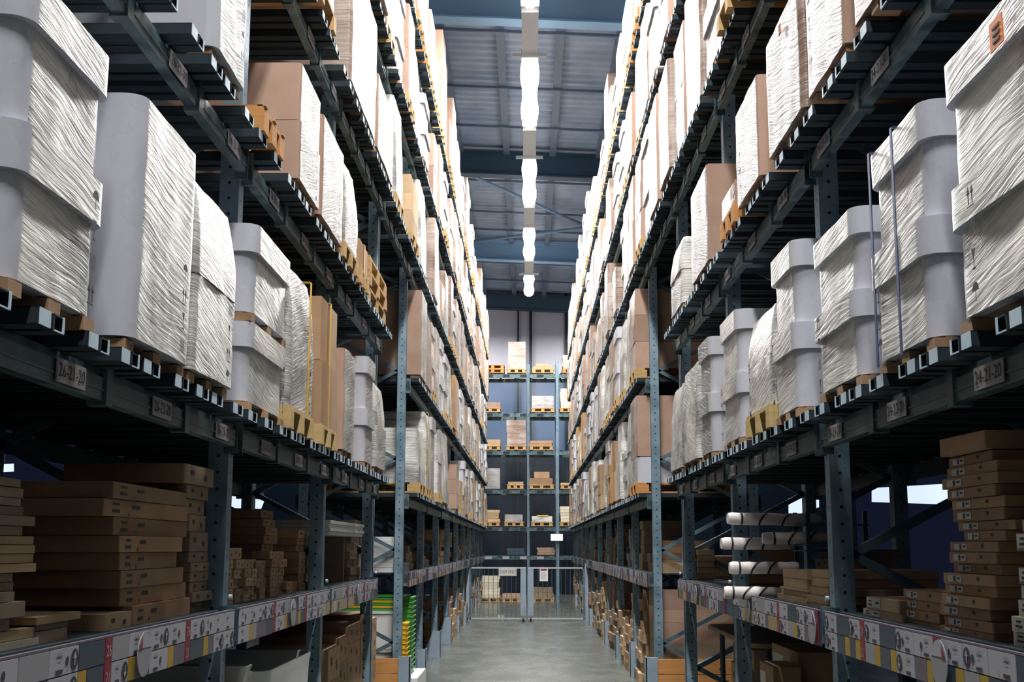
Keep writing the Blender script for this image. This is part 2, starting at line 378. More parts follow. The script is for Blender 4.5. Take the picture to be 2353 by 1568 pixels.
for i in range(len(pairs)-1):
    a, b = pairs[i][1]+0.15, pairs[i+1][0]-0.12
    t = thing('cable_trunking', 'grey unlit trunking between the %s and %s lamp pairs' % (DL[i], DL[i+1]), 'trunking', (0.03, (a+b)/2, ZL), 'unlit trunking between the lamps')
    h = (b-a)/2; q = MB(); q.box(-0.12, 0.12, -h, h, 0.02, 0.20, 'fixt'); q.box(-0.05, 0.05, -h-0.1, h+0.1, 0.20, 0.26, 'fixt'); q.build('cover', t)
    q = MB(); q.box(-0.26, 0.26, h-0.03, h+0.03, -0.03, 0.02, 'bolt'); q.build('bracket', t)
    q = MB(); q.tube((0, 0, 0.26), (0, 0, 1.5), 0.012, 'fixt', 6); q.build('hanger', t)

for i, x in enumerate((-5.2, -2.6, 2.6, 5.2)):  # lamp row added out of view to brighten the end wall
    t = thing('ceiling_lamp', 'added unseen strip lamp washing the end wall, %s from the left' % ['first', 'second', 'third', 'fourth'][i], 'lamp', (x, 41.2, 9.2), 'lamps added to wash the end wall')
    q = MB(); q.box(-0.7, 0.7, -0.13, 0.13, 0.04, 0.14, 'fixt'); q.build('housing', t); q = MB(); q.box(-0.68, 0.68, -0.12, 0.12, 0, 0.04, 'glow'); q.build('diffuser', t)
    q = MB(); q.tube((0, 0, 0.14), (0, 0, 1.1), 0.012, 'fixt', 6); q.build('hanger', t); lamp_light('lamp_light', t, (0, 0, -0.03), 1.36, 0.3, 220)
# ------------------------------------------------------------------ racking
P0, PITCH = 5.58, 2.66
def YP(k): return P0+PITCH*k
A = 1.35; BACK = 2.45
LV = {1: 2.06, 2: 3.33, 3: 4.59, 4: 5.87, 5: 7.15}        # underside of the beams
BH, XB = 0.10, 0.045                                        # beam height, crossbar height
SHELF0 = 1.345
def zdeck(l): return LV[l]+BH+XB
TOP = {-1: 7.3, 1: 7.3}
def post_mesh(h):
    m = MB(); a, b, t = 0.045, 0.05, 0.004
    m.box(-a, a, -b, -b+t, 0, h, 'perf'); m.box(-a, -a+t, -b, b, 0, h, 'perf'); m.box(a-t, a, -b, b, 0, h, 'perf')
    m.box(-a, -a+0.022, b-t, b, 0, h, 'perf'); m.box(a-0.022, a, b-t, b, 0, h, 'perf'); m.box(-0.06, 0.06, -0.06, 0.06, 0, 0.006, 'steel')
    return m
PT = {}
def post(parent, x, y, h=7.35):
    if h not in PT: PT[h] = post_mesh(h).build('upright', parent)
    else: inst(PT[h], parent)
    o = PT[h] if False else COL.objects[-1]; o.parent = parent; o.location = (x, y, 0); return o
def beam_mesh(ln, lip=0.012):
    m = MB(); g = 0.05
    m.box(-0.022, 0.022, g, ln-g, 0, BH*0.72, 'beam'); m.box(-0.022+lip, 0.022-lip, g, ln-g, BH*0.72, BH, 'beam')
    m.box(-0.026, 0.026, g, ln-g, BH*0.3, BH*0.36, 'beam')
    for y in (g, ln-g-0.006): m.box(-0.03, 0.03, y, y+0.006, -0.03, BH+0.03, 'beam')
    return m
BM = None
def bar_mesh(kind):
    m = MB(); h = XB; w = 0.075 if kind == 0 else 0.065; x0, x1 = -0.145, 1.16; t = 0.004
    if kind == 0:   # box section with a cap
        m.box(x0, x1, 0, t, 0, h, 'bar'); m.box(x0, x1, w-t, w, 0, h, 'bar'); m.box(x0, x1, 0, w, 0, t, 'bar'); m.box(x0, x1, 0, w, h-t, h, 'bar')
        m.box(x0-0.002, x0+0.002, 0.001, w-0.001, 0.001, h-0.001, 'cap')
    else:           # open channel, its lit edges put in as pale strips
        m.box(x0, x1, 0, t, 0, h, 'bar'); m.box(x0, x1, 0, w, 0, t, 'bar'); m.box(x0, x1, 0, w, h-t, h, 'bar')
        m.box(x0-0.003, x0, w-0.010, w, 0, h, 'cap'); m.box(x0-0.003, x0, 0, w, 0, 0.004, 'cap'); m.box(x0, x1, w-t, w, 0, h, 'bar')
    return m
BARS = {}
def bars(parent, s, l, ln, dense):
    oy = []
    if dense:
        for p in range(3):
            q = 0.06+p*(ln-0.12)/3
            oy += [(q+0.01, 0), (q+0.11, 1), (q+0.36, 0), (q+0.46, 1), (q+0.64, 0), (q+0.74, 1)]
    else:
        for p in range(3):
            q = 0.06+p*(ln-0.12)/3; oy += [(q+0.03, 0), (q+0.22, 1), (q+0.42, 0), (q+0.68, 1)]
    for y, kd in oy:
        key = (s, kd)
        if key not in BARS:
            m = bar_mesh(kd)
            if s < 0: m.v = [(-x, y_, z) for x, y_, z in m.v]
            BARS[key] = m.build('crossbar', parent)
            o = BARS[key]
        else: o = inst(BARS[key], parent)
        o.parent = parent; o.location = (0, y, LV[l]+BH)
def plate(parent, s, y, z, code):
    m = MB(); x = -s*0.03; w, h = 0.112, 0.033
    m.box(x-0.002, x+0.002, y-w, y+w, z-h, z+h, 'plate')
    add_text(m, code, 0.056, lambda a, b: (x-s*0.0035, y-s*a, z+b), 'dark', 1.0)
    m.build('location_label', parent)
def back_shape(s): return s
def bay(s, k, levels, shelf=True, last=False, dense=False, nm=''):
    y0 = YP(k); ln = PITCH
    t = thing('rack_bay', nm, 'rack', (s*A, y0, 0), 'bays of blue-grey steel racking')
    for (xx, yy) in ((s*0.045, 0.05), (s*(BACK-A), 0.05)) + (((s*0.045, ln), (s*(BACK-A), ln)) if last else ()):
        o = post(t, xx, yy)
    # frame bracing front to back
    for yy in ((0.05,) + ((ln,) if last else ())):
        i = 0; z = 0.12
        while z < 7.1:
            m = MB(); z2 = z+0.49
            a, b = (s*(BACK-A-0.05), s*0.09) if i % 2 == 0 else (s*0.09, s*(BACK-A-0.05))
            m.prism((a, yy, z), (b, yy, z2), 0.03, 0.04, 'steel'); m.build('brace', t); z = z2; i += 1
    global BM
    for l in levels:
        for xx in (0.0, (BACK-A)):
            if BM is None: BM = beam_mesh(ln).build('beam', t); o = BM
            else: o = inst(BM, t)
            o.parent = t; o.location = (s*(xx-0.022 if xx == 0 else xx+0.06), 0, LV[l])
            if xx == 0 and dense and l <= 3:
                for j in range(3):
                    yc = (j+0.63)*ln/3
                    num = 21+j+(k+1)*3
                    plate(o, s, yc, BH*0.42, '%d-%d-%d' % (26 if s < 0 else 24, num, l*10+10))
                for j in (1, 2):
                    m = MB(); yc = j*ln/3; m.box(-0.031, 0.031, yc-0.03, yc+0.03, -0.012, BH+0.008, 'beam'); m.build('clip', o)
        bars(t, s, l, ln, dense or k < 5)
    if shelf:
        for xx in (0.0, BACK-A):
            o = inst(BM, t); o.location = (s*(xx-0.022 if xx == 0 else xx+0.06), 0, SHELF0-BH-0.012)
        m = MB(); m.box(s*0.0, s*(BACK-A), 0.06, ln-0.06, SHELF0-0.012, SHELF0, 'bar'); m.build('shelf_board', t)
    return t
SEQ = {}
def tags_on(t, s, k):
    """two rows of price tags on the front of the lower shelf"""
    rnd = random.Random(100+k*7+s); ln = PITCH; x = -s*0.062; z0, z1 = SHELF0-0.155, SHELF0-0.002; zm = (z0+z1)/2
    near = k <= 1
    m = MB(); m.box(x+s*0.004, x+s*0.014, 0.06, ln-0.02, z0, z1, 'tagd'); m.box(x, x+s*0.014, 0.06, ln-0.02, z1, z1+0.006, 'tagp')
    strip = m.build('label_strip', t)
    def cell(y, w, a, b, kind, pb=None):
        q = MB(); q.box(x-s*0.001, x+s*0.003, y+0.002, y+w-0.002, a+0.002, b-0.002, {'w': 'tagw', 'r': 'tagr', 'y': 'tagy', 'd': 'tagd', 'p': 'tagp', 'g': 'tagg'}[kind])
        xf = x-s*0.0025; h = b-a
        def rect(yc, zc, ww, hh, kk): q.poly([(xf, yc-ww/2, zc-hh/2), (xf, yc+ww/2, zc-hh/2), (xf, yc+ww/2, zc+hh/2), (xf, yc-ww/2, zc+hh/2)], kk)
        def disc(yc, zc, r, kk, xo=0.0): q.poly([(xf-s*xo, yc+r*math.cos(g*math.pi/9), zc+r*math.sin(g*math.pi/9)) for g in range(18)], kk)
        if kind == 'w' and w > 0.12:
            rect(y+w*0.32, a+h*0.78, w*0.20, h*0.10, 'tagg'); rect(y+w*0.32, a+h*0.17, w*0.25, h*0.13, 'dark'); rect(y+w*0.32, a+h*0.6, w*0.1, h*0.05, 'tagg')
            rect(y+w*0.62, a+h*0.25, w*0.05, h*0.08, 'tagg')
            if rnd.random() < 0.6: disc(y+w*0.58, a+h*0.5, h*0.16, 'dark')
            if rnd.random() < 0.7:
                r = h*0.38; yc = y+w-r-0.006; zc = a+h*0.5; disc(yc, zc, r, 'dark')
                up_ = 1 if a > z0+0.01 else -1
                q.poly([(xf-s*0.001, yc-r*0.14, zc-up_*r*0.6), (xf-s*0.001, yc+r*0.14, zc-up_*r*0.6), (xf-s*0.001, yc+r*0.14, zc+up_*r*0.1), (xf-s*0.001, yc-r*0.14, zc+up_*r*0.1)], 'tagw')
                q.poly([(xf-s*0.001, yc-r*0.5, zc+up_*r*0.1), (xf-s*0.001, yc+r*0.5, zc+up_*r*0.1), (xf-s*0.001, yc, zc+up_*r*0.75)], 'tagw')
        if kind == 'r' and near:
            add_text(q, '26' if s < 0 else '24', 0.05, lambda u, v: (xf, y+w/2-s*u, zm+0.035+v), 'tagw', 0.9)
            add_text(q, '21', 0.05, lambda u, v: (xf, y+w/2-s*u, zm-0.045+v), 'tagw', 0.9)
        return q.build('price_tag', strip, fix=False)
    y = 0.07
    red_next = rnd.choice([0.0, 0.75])
    cells = []
    if k == -1: SEQ_Y = True
    while y < ln-0.10:
        if y >= red_next:
            cells.append((y, 0.065, z0, z1, 'r')); y += 0.068; red_next = y+0.78; continue
        w = rnd.choice([0.16, 0.20, 0.22]); w = min(w, ln-0.03-y)
        cells.append((y, w, zm, z1, rnd.choice('wwwwwdg')))
        if rnd.random() < 0.6: cells.append((y, w, z0, zm, rnd.choice('wwwdp')))
        else:
            cells.append((y, 0.07, z0, zm, 'y')); cells.append((y+0.072, w-0.074, z0, zm, rnd.choice('dpgw')))
        y += w+0.004
    if not near: cells = cells[:30 if k < 7 else 12]
    for c in cells: cell(*c)
    if near or k < 5:
        for yc in (1.30,) if s < 0 else ((1.05,) if k == -1 else (0.14, 1.8) if k == 0 else (1.4,)):
            q = MB(); r = 0.073; zc = (z0+z1)/2; xo = x-s*0.012
            q.tube((xo, yc, zc), (xo-s*0.003, yc, zc), r, 'tagg', 24)
            pts_ = [(r*0.97*math.cos(g), r*0.97*math.sin(g)) for g in [0.3+i*(math.pi-0.6)/9 for i in range(10)]]
            q.poly([(xo-s*0.004, yc+a, zc+b) for a, b in pts_], 'tagw')
            q.poly([(xo-s*0.005, yc-r*0.93, zc+r*0.29), (xo-s*0.005, yc-r*0.45, zc+r*0.29), (xo-s*0.005, yc-r*0.45, zc+r*0.84)], 'tagr')
            q.build('round_tag', strip, fix=False)
BAYW = {-1: 'nearest', 0: 'second', 1: 'third'}
RB = {}
for s in (-1, 1):
    for k in range(-1, 12):
        if k == 2:
            t = bay(s, k, (3, 4, 5), shelf=False, dense=True, nm='upper rack bay bridging the cross passage on the %s side' % SIDE[s])
            # the passage has no lower levels, only the rows above it
        else:
            lab = 'blue-grey steel rack bay with loads, %s side, %s from the camera' % (SIDE[s], ordn(k+2))
            t = bay(s, k, (1, 2, 3, 4, 5), last=(k in (1, 11)), dense=k < 3, nm=lab)
            tags_on(t, s, k)
        RB[(s, k)] = t
        if k >= 3:                                         # post guards on the floor
            h = 0.34+0.05*((k*7+s) % 3); m = MB(); g0, g1 = -s*0.055, s*0.055
            m.box(g0, g1, -0.035, -0.028, 0, h, 'guard'); m.box(g0, g0+s*0.007, -0.035, 0.12, 0, h, 'guard')
            if s < 0 and k in (5, 6): m.poly([(g1, -0.036, 0), (g1-0.22, -0.036, 0), (g1-0.12, -0.036, 0.12), (g1, -0.036, h)], 'guard')
            m.build('post_guard', t, fix=False)

# ------------------------------------------------------------------ pallet loads
def rbox(mb, x0, x1, y0, y1, z0, z1, s, ka, kn, r=0.025, ny=1, nz=1, disp=0.0, seed=0.0, kt=None, taper=0.0, side_k=None):
    """box with rounded upright edges; aisle side is -s*X. ka: aisle face, kn: faces to the camera, edges"""
    x0, x1 = min(x0, x1), max(x0, x1); y0, y1 = min(y0, y1), max(y0, y1)
    n = 5 if r > 0.02 else 2; prof = []
    def arc(cx, cy, a0, k):
        for i in range(n+1):
            g = a0+i*math.pi/2/n; prof.append((cx+r*math.cos(g), cy+r*math.sin(g), k))
    K = {'E': ka if s < 0 else kn, 'W': ka if s > 0 else kn}
    # go round: +x side upward in y
    arc(x1-r, y1-r, 0, kn); 
    prof[-1] = (*prof[-1][:2], kn)                         # north edge to the west
    arc(x0+r, y1-r, math.pi/2, kn); prof[-1] = (*prof[-1][:2], 'W')
    if True:
        a = prof[-1]; b_ = y0+r
        for i in range(1, ny if s > 0 else 1): prof.append((x0, a[1]+(b_-a[1])*i/ny, 'W'))
    arc(x0+r, y0+r, math.pi, kn)
    arc(x1-r, y0+r, 1.5*math.pi, kn); prof[-1] = (*prof[-1][:2], 'E')
    a = prof[-1]; b_ = y1-r
    for i in range(1, ny if s < 0 else 1): prof.append((x1, a[1]+(b_-a[1])*i/ny, 'E'))
    P = len(prof); b = len(mb.v); cx, cy = (x0+x1)/2, (y0+y1)/2
    for j in range(nz+1):
        f = j/nz; z = z0+(z1-z0)*f
        for (x, y, k) in prof:
            xx, yy = x, y
            if taper: xx = cx+(x-cx)*(1-taper*f*f); yy = cy+(y-cy)*(1-taper*f*f)
            if disp:
                nn = noise.noise(Vector((x*1.5+seed, y*4.5+z*1.5, z*5.0-y*2.0)))*0.7+noise.noise(Vector((seed+x*4, y*13+z*7, z*15)))*0.35
                if k in ('E', 'W') or True:
                    xx += -s*disp*nn*(1.0 if ((x-cx)*-s > 0) else 0.3)
                    if abs(y-y0) < r*1.1 or abs(y-y1) < r*1.1: yy += disp*0.4*nn
            mb.v.append((xx, yy, z+(disp*0.8*noise.noise(Vector((x*3+seed, y*5, 3.3))) if j == nz and disp else 0)))
    for j in range(nz):
        for i in range(P):
            i2 = (i+1) % P
            k = prof[i][2]; k = K.get(k, k) if k in K else k
            mb.f.append((b+j*P+i, b+j*P+i2, b+(j+1)*P+i2, b+(j+1)*P+i)); mb.mi.append(mb.m(k))
    mb.f.append(tuple(b+P-1-i for i in range(P))); mb.mi.append(mb.m(kn))
    mb.f.append(tuple(b+nz*P+i for i in range(P))); mb.mi.append(mb.m(kt or kn))
def euro(mb, x0, x1, y0, y1, z, k='wood'):
    """wooden pallet: feet boards, nine blocks, top boards; y is its short side"""
    ym = (y0+y1)/2
    for y in (y0+0.05, ym, y1-0.05): mb.box(x0, x1, y-0.05, y+0.05, z, z+0.02, k)
    for y in (y0+0.05, ym, y1-0.05):
        for x in (x0+0.07, (x0+x1)/2, x1-0.07): mb.box(x-0.07, x+0.07, y-0.05, y+0.05, z+0.02, z+0.095, k)
    n = 5
    for i in range(n):
        x = x0+0.06+i*((x1-x0)-0.12)/(n-1); mb.box(x-0.055, x+0.055, y0, y1, z+0.095, z+0.115, k)
    return 0.115
def icons(mb, s, x, yc, zc, h, seed=0):
    """printed transport marks down a carton: umbrella, arrows, glass"""
    rnd = random.Random(seed); w = h*0.9
    def P(a, b): return (x, yc-s*a*w, zc+b*h)
    order = ['u', 'a', 'g', 'b']; rnd.shuffle(order)
    for i, c in enumerate(order):
        o = (1.5-i)*1.25
        if c == 'u':
            mb.poly([P(-0.4, o), P(0.4, o)]+[P(0.4*math.cos(g*math.pi/6), o+0.35*math.sin(g*math.pi/6)) for g in range(1, 6)], 'dark'); mb.poly([P(-0.04, o-0.4), P(0.04, o-0.4), P(0.04, o), P(-0.04, o)], 'dark')
        elif c == 'a':
            for q in (-0.22, 0.22):
                mb.poly([P(q-0.07, o-0.35), P(q+0.07, o-0.35), P(q+0.07, o+0.1), P(q-0.07, o+0.1)], 'dark'); mb.poly([P(q-0.2, o+0.05), P(q+0.2, o+0.05), P(q, o+0.42)], 'dark')
            mb.poly([P(-0.4, o-0.46), P(0.4, o-0.46), P(0.4, o-0.4), P(-0.4, o-0.4)], 'dark')
        elif c == 'g':
            mb.poly([P(-0.25, o+0.4), P(0, o-0.1), P(0.25, o+0.4)], 'dark'); mb.poly([P(-0.04, o-0.4), P(0.04, o-0.4), P(0.04, o), P(-0.04, o)], 'dark'); mb.poly([P(-0.2, o-0.42), P(0.2, o-0.42), P(0.2, o-0.34), P(-0.2, o-0.34)], 'dark')
        else:
            for q in range(5): mb.poly([P(-0.35+q*0.16, o-0.3), P(-0.27+q*0.16, o-0.3), P(-0.27+q*0.16, o+0.3), P(-0.35+q*0.16, o+0.3)], 'dark')
KINDS = {
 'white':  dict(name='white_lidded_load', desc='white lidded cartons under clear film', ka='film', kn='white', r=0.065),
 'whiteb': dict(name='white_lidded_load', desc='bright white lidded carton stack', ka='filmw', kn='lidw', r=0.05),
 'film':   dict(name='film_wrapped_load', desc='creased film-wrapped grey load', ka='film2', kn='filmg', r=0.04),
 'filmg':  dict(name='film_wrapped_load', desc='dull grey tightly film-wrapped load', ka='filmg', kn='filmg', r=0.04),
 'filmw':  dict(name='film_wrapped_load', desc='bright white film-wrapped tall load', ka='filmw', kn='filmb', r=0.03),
 'bfilm':  dict(name='film_wrapped_carton_load', desc='brown carton load with shiny film side', ka='film2', kn='cardp', r=0.02),
 'brown':  dict(name='brown_carton_load', desc='plain brown carton load', ka='card', kn='card', r=0.006),
 'brownp': dict(name='brown_carton_load', desc='pinkish brown carton load', ka='filmb', kn='cardp', r=0.012),
 'cardy':  dict(name='brown_carton_load', desc='light tan carton load', ka='cardy', kn='cardy', r=0.006),
}
LOADN = {}
def load(s, l, y0, y1, ztop, kind, tiers=2, foot='paper', xf=1.2, xb=2.38, extra=(), hi=False, seed=0, z0=None, desc=None, lab=None, lid=True, group=None):
    K = KINDS[kind]; rnd = random.Random(seed*13+l*101+int(y0*50)+s)
    zb = zdeck(l) if z0 is None else z0
    key = (s, l); LOADN[key] = LOADN.get(key, 0)+1
    label = lab or '%s, %s rack %s level, %s from camera' % (desc or K['desc'], SIDE[s], ORD[l-1], ordn(LOADN[key]))
    org = (s*(xf+xb)/2, (y0+y1)/2, zb)
    t = thing(K['name'], label, 'pallet load', org, group or 'pallet loads on the %s level of the %s racking' % (ORD[l-1], SIDE[s]))
    m = MB(); X0, X1 = s*xf, s*xb; zz = zb
    if foot == 'paper':
        h = 0.036
        for yy in (y0+0.06, (y0+y1)/2, y1-0.06):
            for xx in (xf+0.05, (xf+xb)/2, xb-0.07): m.box(s*(xx-0.035), s*(xx+0.06), yy-0.04, yy+0.04, zb, zb+h, 'foot')
        m.box(s*(xf+0.05), s*(xb-0.01), y0+0.02, y1-0.02, zb+h, zb+h+0.006, 'cardd'); zz += h+0.006
    elif foot in ('wood', 'woodo', 'woody'):
        e = euro(m, *sorted((s*(xf-0.015), s*(xb-0.02))), y0-0.005, y1+0.005, zb, foot); zz += e
    if foot: m.build('pallet', t, org)
    H = ztop-zz; n = tiers; z = zz
    for i in range(n):
        th = H/n; q = MB(); jx = rnd.uniform(-0.008, 0.008)
        ka, kn, r = K['ka'], K['kn'], K['r']
        ny, nz, dp = (26, max(6, int(24*th)), 0.0055) if hi else ((1, 1, 0) if hi is False else (8, 8, 0.008))
        islid = kind in ('white', 'whiteb') and lid
        lh = min(0.16, th*0.32) if islid else 0
        ins = 0.018 if islid else 0.0
        xa = xf+ins+jx
        soft = kind in ('film', 'filmg')
        rbox(q, s*xa, s*(xb-ins), y0+ins, y1-ins, z, z+th-lh*(0.15 if islid else 0)-(0.0 if i == n-1 else 0.003), s, ka, kn, r, ny, nz, dp*(1.5 if soft else 1), rnd.uniform(0, 50),
             taper=(0.06 if soft and i == n-1 else 0))
        q.build('carton' if not soft else 'wrapped_body', t, org, smooth=True)
        if islid:
            q = MB(); rbox(q, s*(xf+jx), s*xb, y0, y1, z+th-lh, z+th, s, ka, kn, r, max(1, ny), 3 if hi else 1, dp*0.6, rnd.uniform(0, 50)); q.build('lid', t, org, smooth=True)
        z += th
    if hi is True and kind in ('white', 'film', 'filmg', 'bfilm', 'whiteb'):
        q = MB(); yc = y0+(y1-y0)*0.78; icons(q, s, s*(xf-0.013), yc, zz+H*0.24, 0.07, seed+7); q.build('printed_mark', t, org, fix=False)
    for e in extra:
        if e[0] == 'strap':                                 # ('strap', fraction along y, material)
            q = MB(); yc = y0+(y1-y0)*e[1]; w = 0.011 if e[2] == 'blue' else 0.02
            q.box(s*(xf-0.008), s*(xf-0.005), yc-w, yc+w, zz-0.02, ztop+0.006, e[2]); q.box(s*(xf-0.008), s*xb, yc-w, yc+w, ztop+0.003, ztop+0.006, e[2]); q.build('strap', t, org)
        if e[0] == 'label':                                 # ('label', y fraction, z height from the top, w, h)
            q = MB(); yc = y0+(y1-y0)*e[1]; zc = ztop-e[2]; q.box(s*(xf-0.020), s*(xf-0.017), yc-e[3]/2, yc+e[3]/2, zc-e[4]/2, zc+e[4]/2, 'orange')
            for j in range(3): q.box(s*(xf-0.0215), s*(xf-0.020), yc-e[3]*0.3, yc+e[3]*0.25, zc+(j-1)*0.018-0.004, zc+(j-1)*0.018+0.003, 'dark')
            o = q.build('orange_label', t, org)
    return t
CLR = 1.09
def nl(s, l, n, f, kind, tiers=2, topfar=False, zt=None, **kw):
    y0 = onX(n[0], n[1], s*1.2)[0] if not isinstance(n, float) else n
    y1 = onX(f[0], f[1], s*1.2)[0]
    ztop = zt if zt else (onX(f[0], f[1], s*1.2)[1] if topfar else onX(n[0], n[1], s*1.2)[1])
    ztop = min(ztop, LV[l]+1.24) if l < 5 else ztop
    return load(s, l, y0, y1-0.01, ztop, kind, tiers, **kw)
# left racking, first level
nl(-1, 1, (65, 70), (270, 150), 'white', 2, topfar=True, hi=True, desc='big two-tier white lidded load at left edge', seed=1)
nl(-1, 1, (325, 212), (457, 400), 'white', 1, hi=True, lid=False, desc='tall one-piece white load with glossy corner', seed=2)
nl(-1, 1, (459, 408), (549, 520), 'filmg', 2, hi=True, desc='film-creased load before the second post', seed=3)
y0 = onX(590, 512, -1.2)[0]; y1 = onX(671, 600, -1.2)[0]; zt2 = onX(583, 738, -1.2)[1]
load(-1, 1, y0, y1, zt2, 'white', 1, hi=True, desc='lower of two stacked white lidded units', seed=4)
load(-1, 1, y0, y1, onX(590, 512, -1.2)[1], 'white', 1, hi=True, z0=zt2+0.004, desc='upper of two stacked white lidded units', seed=5)
nl(-1, 1, (672, 603), (725, 680), 'film', 2, hi=True, foot='woody', extra=[('strap', 0.75, 'yel')], desc='lumpy film-wrapped load with yellow strap', seed=6)
nl(-1, 1, (742, 680), (778, 735), 'brown', 2, foot='woody', extra=[('strap', 0.45, 'yel')], desc='brown two-tier cartons with yellow strap', seed=7)
nl(-1, 1, (794, 799), (819, 830), 'bfilm', 1, desc='brown-edged load wrapped in wrinkled film', hi=None, seed=8)
nl(-1, 1, (845, 818), (864, 850), 'whiteb', 2, desc='bright white narrow lidded load', seed=9)
nl(-1, 1, (867, 878), (888, 905), 'film', 2, desc='last grey wrapped load before the passage', hi=None, seed=10)
# left, second level
nl(-1, 2, (495, 60), (566, 120), 'whiteb', 1, lid=False, zt=LV[2]+1.2, hi=True, desc='large white load above the first post', seed=11)
def crate(s, l, y0, y1, zt, label):
    zb = zdeck(l); LOADN[(s, l)] = LOADN.get((s, l), 0)+1
    org = (s*1.75, (y0+y1)/2, zb); t = thing('wooden_crate', label, 'crate', org)
    m = MB(); e = euro(m, *sorted((s*1.19, s*2.36)), y0, y1, zb, 'woodo'); m.build('pallet', t, org)
    m = MB(); z = zb+e; n = 4; h = (zt-z)/n
    m.box(s*1.225, s*2.3, y0+0.02, y1-0.02, z, zt-0.02, 'woodo')
    for i in range(n): m.box(s*1.20, s*1.225, y0, y1, z+i*h, z+i*h+h*0.82, 'woody'); m.box(s*1.20, s*2.32, y0, y0+0.02, z+i*h, z+i*h+h*0.82, 'woodo')
    m.build('slatted_side', t, org)
    m = MB()
    for f in (0.06, 0.5, 0.94): yy = y0+(y1-y0)*f; m.box(s*1.185, s*1.20, yy-0.03, yy+0.03, z, zt, 'woody')
    m.build('batten', t, org)
crate(-1, 2, onX(604, 240, -1.2)[0], onX(650, 300, -1.2)[0], onX(604, 240, -1.2)[1], 'yellow wooden slatted crate, left racking, second level, beside a large white load')
nl(-1, 2, (692, 143), (738, 235), 'bfilm', 2, hi=True, desc='tall brown cartons with shiny film side', seed=12)
nl(-1, 2, (742, 262), (790, 345), 'bfilm', 1, hi=True, desc='brown-edged load with draped loose film', seed=13)
nl(-1, 2, (792, 350), (824, 430), 'film', 2, hi=None, foot='wood', desc='film-wrapped lidded load behind draped load', seed=14)
nl(-1, 2, (827, 548), (846, 575), 'brown', 1, foot='wood', extra=[('strap', 0.5, 'yel')], desc='low brown load with yellow strap', seed=15)
def pallet_pile(s, l, y0, y1, n, place, xf=1.2, zb=None, kind='wood', seed=0):
    zb = zdeck(l) if zb is None else zb; rnd = random.Random(seed)
    for i in range(n):
        z = zb+i*0.118; dx = rnd.uniform(-0.015, 0.015); org = (s*(xf+0.6), (y0+y1)/2, z)
        m = MB(); euro(m, *sorted((s*xf, s*(xf+1.18))), y0, y1, z, kind)
        o = m.build('wooden_pallet', None, org); o.location = (org[0]+dx, org[1], org[2])
        tag(o, 'empty wooden pallet, %s from bottom, piled %s' % (ordn(i+1), place), 'pallet', 'empty pallets piled %s' % place)
a_, b_ = onX(850, 700, -1.2)[0], onX(888, 750, -1.2)[0]
pallet_pile(-1, 2, a_, b_, 3, 'on left rack second level before passage', seed=3); LOADN[(-1, 2)] += 1
# left, third level
nl(-1, 3, (700, 20), (768, 60), 'filmw', 1, zt=LV[3]+1.2, foot='wood', hi=None, desc='white film load on a timber pallet', seed=16)
nl(-1, 3, (813, 40), (868, 190), 'filmw', 1, zt=LV[3]+1.15, hi=None, desc='dazzling white load beside the post', seed=17)
nl(-1, 3, (871, 168), (905, 320), 'bfilm', 1, hi=None, desc='brown-edged load with white film', seed=18)
nl(-1, 3, (946, 400), (962, 470), 'cardy', 3, foot='wood', desc='three-tier tan cartons over passage', seed=19)
# right racking, first level
nl(1, 1, 2.45, (2155, 172), 'white', 2, topfar=True, hi=True, extra=[('label', 0.52, 0.085, 0.085, 0.075)], desc='huge draped white load with orange label', seed=21)
nl(1, 1, (2112, 226), (1984, 362), 'white', 2, hi=True, extra=[('strap', 0.45, 'blue'), ('strap', 0.88, 'blue')], desc='white lidded load with two blue straps', seed=22)
nl(1, 1, (1957, 472), (1859, 560), 'white', 2, hi=True, desc='densely wrapped white load by the post', seed=23)
nl(1, 1, (1817, 548), (1763, 612), 'white', 2, hi=True, desc='narrow white lidded load past the post', seed=24)
nl(1, 1, (1766, 693), (1712, 740), 'filmg', 2, hi=True, foot='woody', desc='baggy glossy film load on yellow pallet', seed=25)
nl(1, 1, (1690, 708), (1650, 755), 'white', 2, hi=True, desc='white lidded load behind baggy load', seed=26)
nl(1, 1, (1628, 772), (1602, 800), 'whiteb', 2, hi=None, desc='bright-cornered white lidded load', seed=27)
nl(1, 1, (1598, 828), (1563, 850), 'film', 1, hi=True, desc='tightly creased film load', seed=28)
nl(1, 1, (1560, 880), (1536, 905), 'filmg', 1, hi=None, desc='last grey load before the passage', seed=29)
# right, second level
nl(1, 2, (2048, 10), (1957, 60), 'bfilm', 1, zt=LV[2]+1.2, hi=True, desc='wrapped load at the frame top', seed=31)
nl(1, 2, (1935, 20), (1848, 60), 'bfilm', 1, zt=LV[2]+1.2, hi=True, desc='tall brown-edged load above the post', seed=32)
nl(1, 2, (1838, 30), (1760, 118), 'filmw', 1, topfar=True, hi=True, extra=[('label', 0.45, 0.07, 0.05, 0.05)], desc='bright white load with small orange label', seed=33)
nl(1, 2, (1741, 170), (1690, 240), 'bfilm', 1, hi=True, desc='brown-cornered load under the third level', seed=34)
nl(1, 2, (1689, 412), (1657, 450), 'brownp', 2, foot='woodo', desc='low brown cartons on orange pallet', seed=35)
nl(1, 2, (1622, 376), (1584, 440), 'bfilm', 1, hi=None, desc='tall load with wide brown face', seed=36)
nl(1, 2, (1562, 540), (1537, 575), 'film', 2, hi=None, desc='crumpled film load before the passage', seed=37)
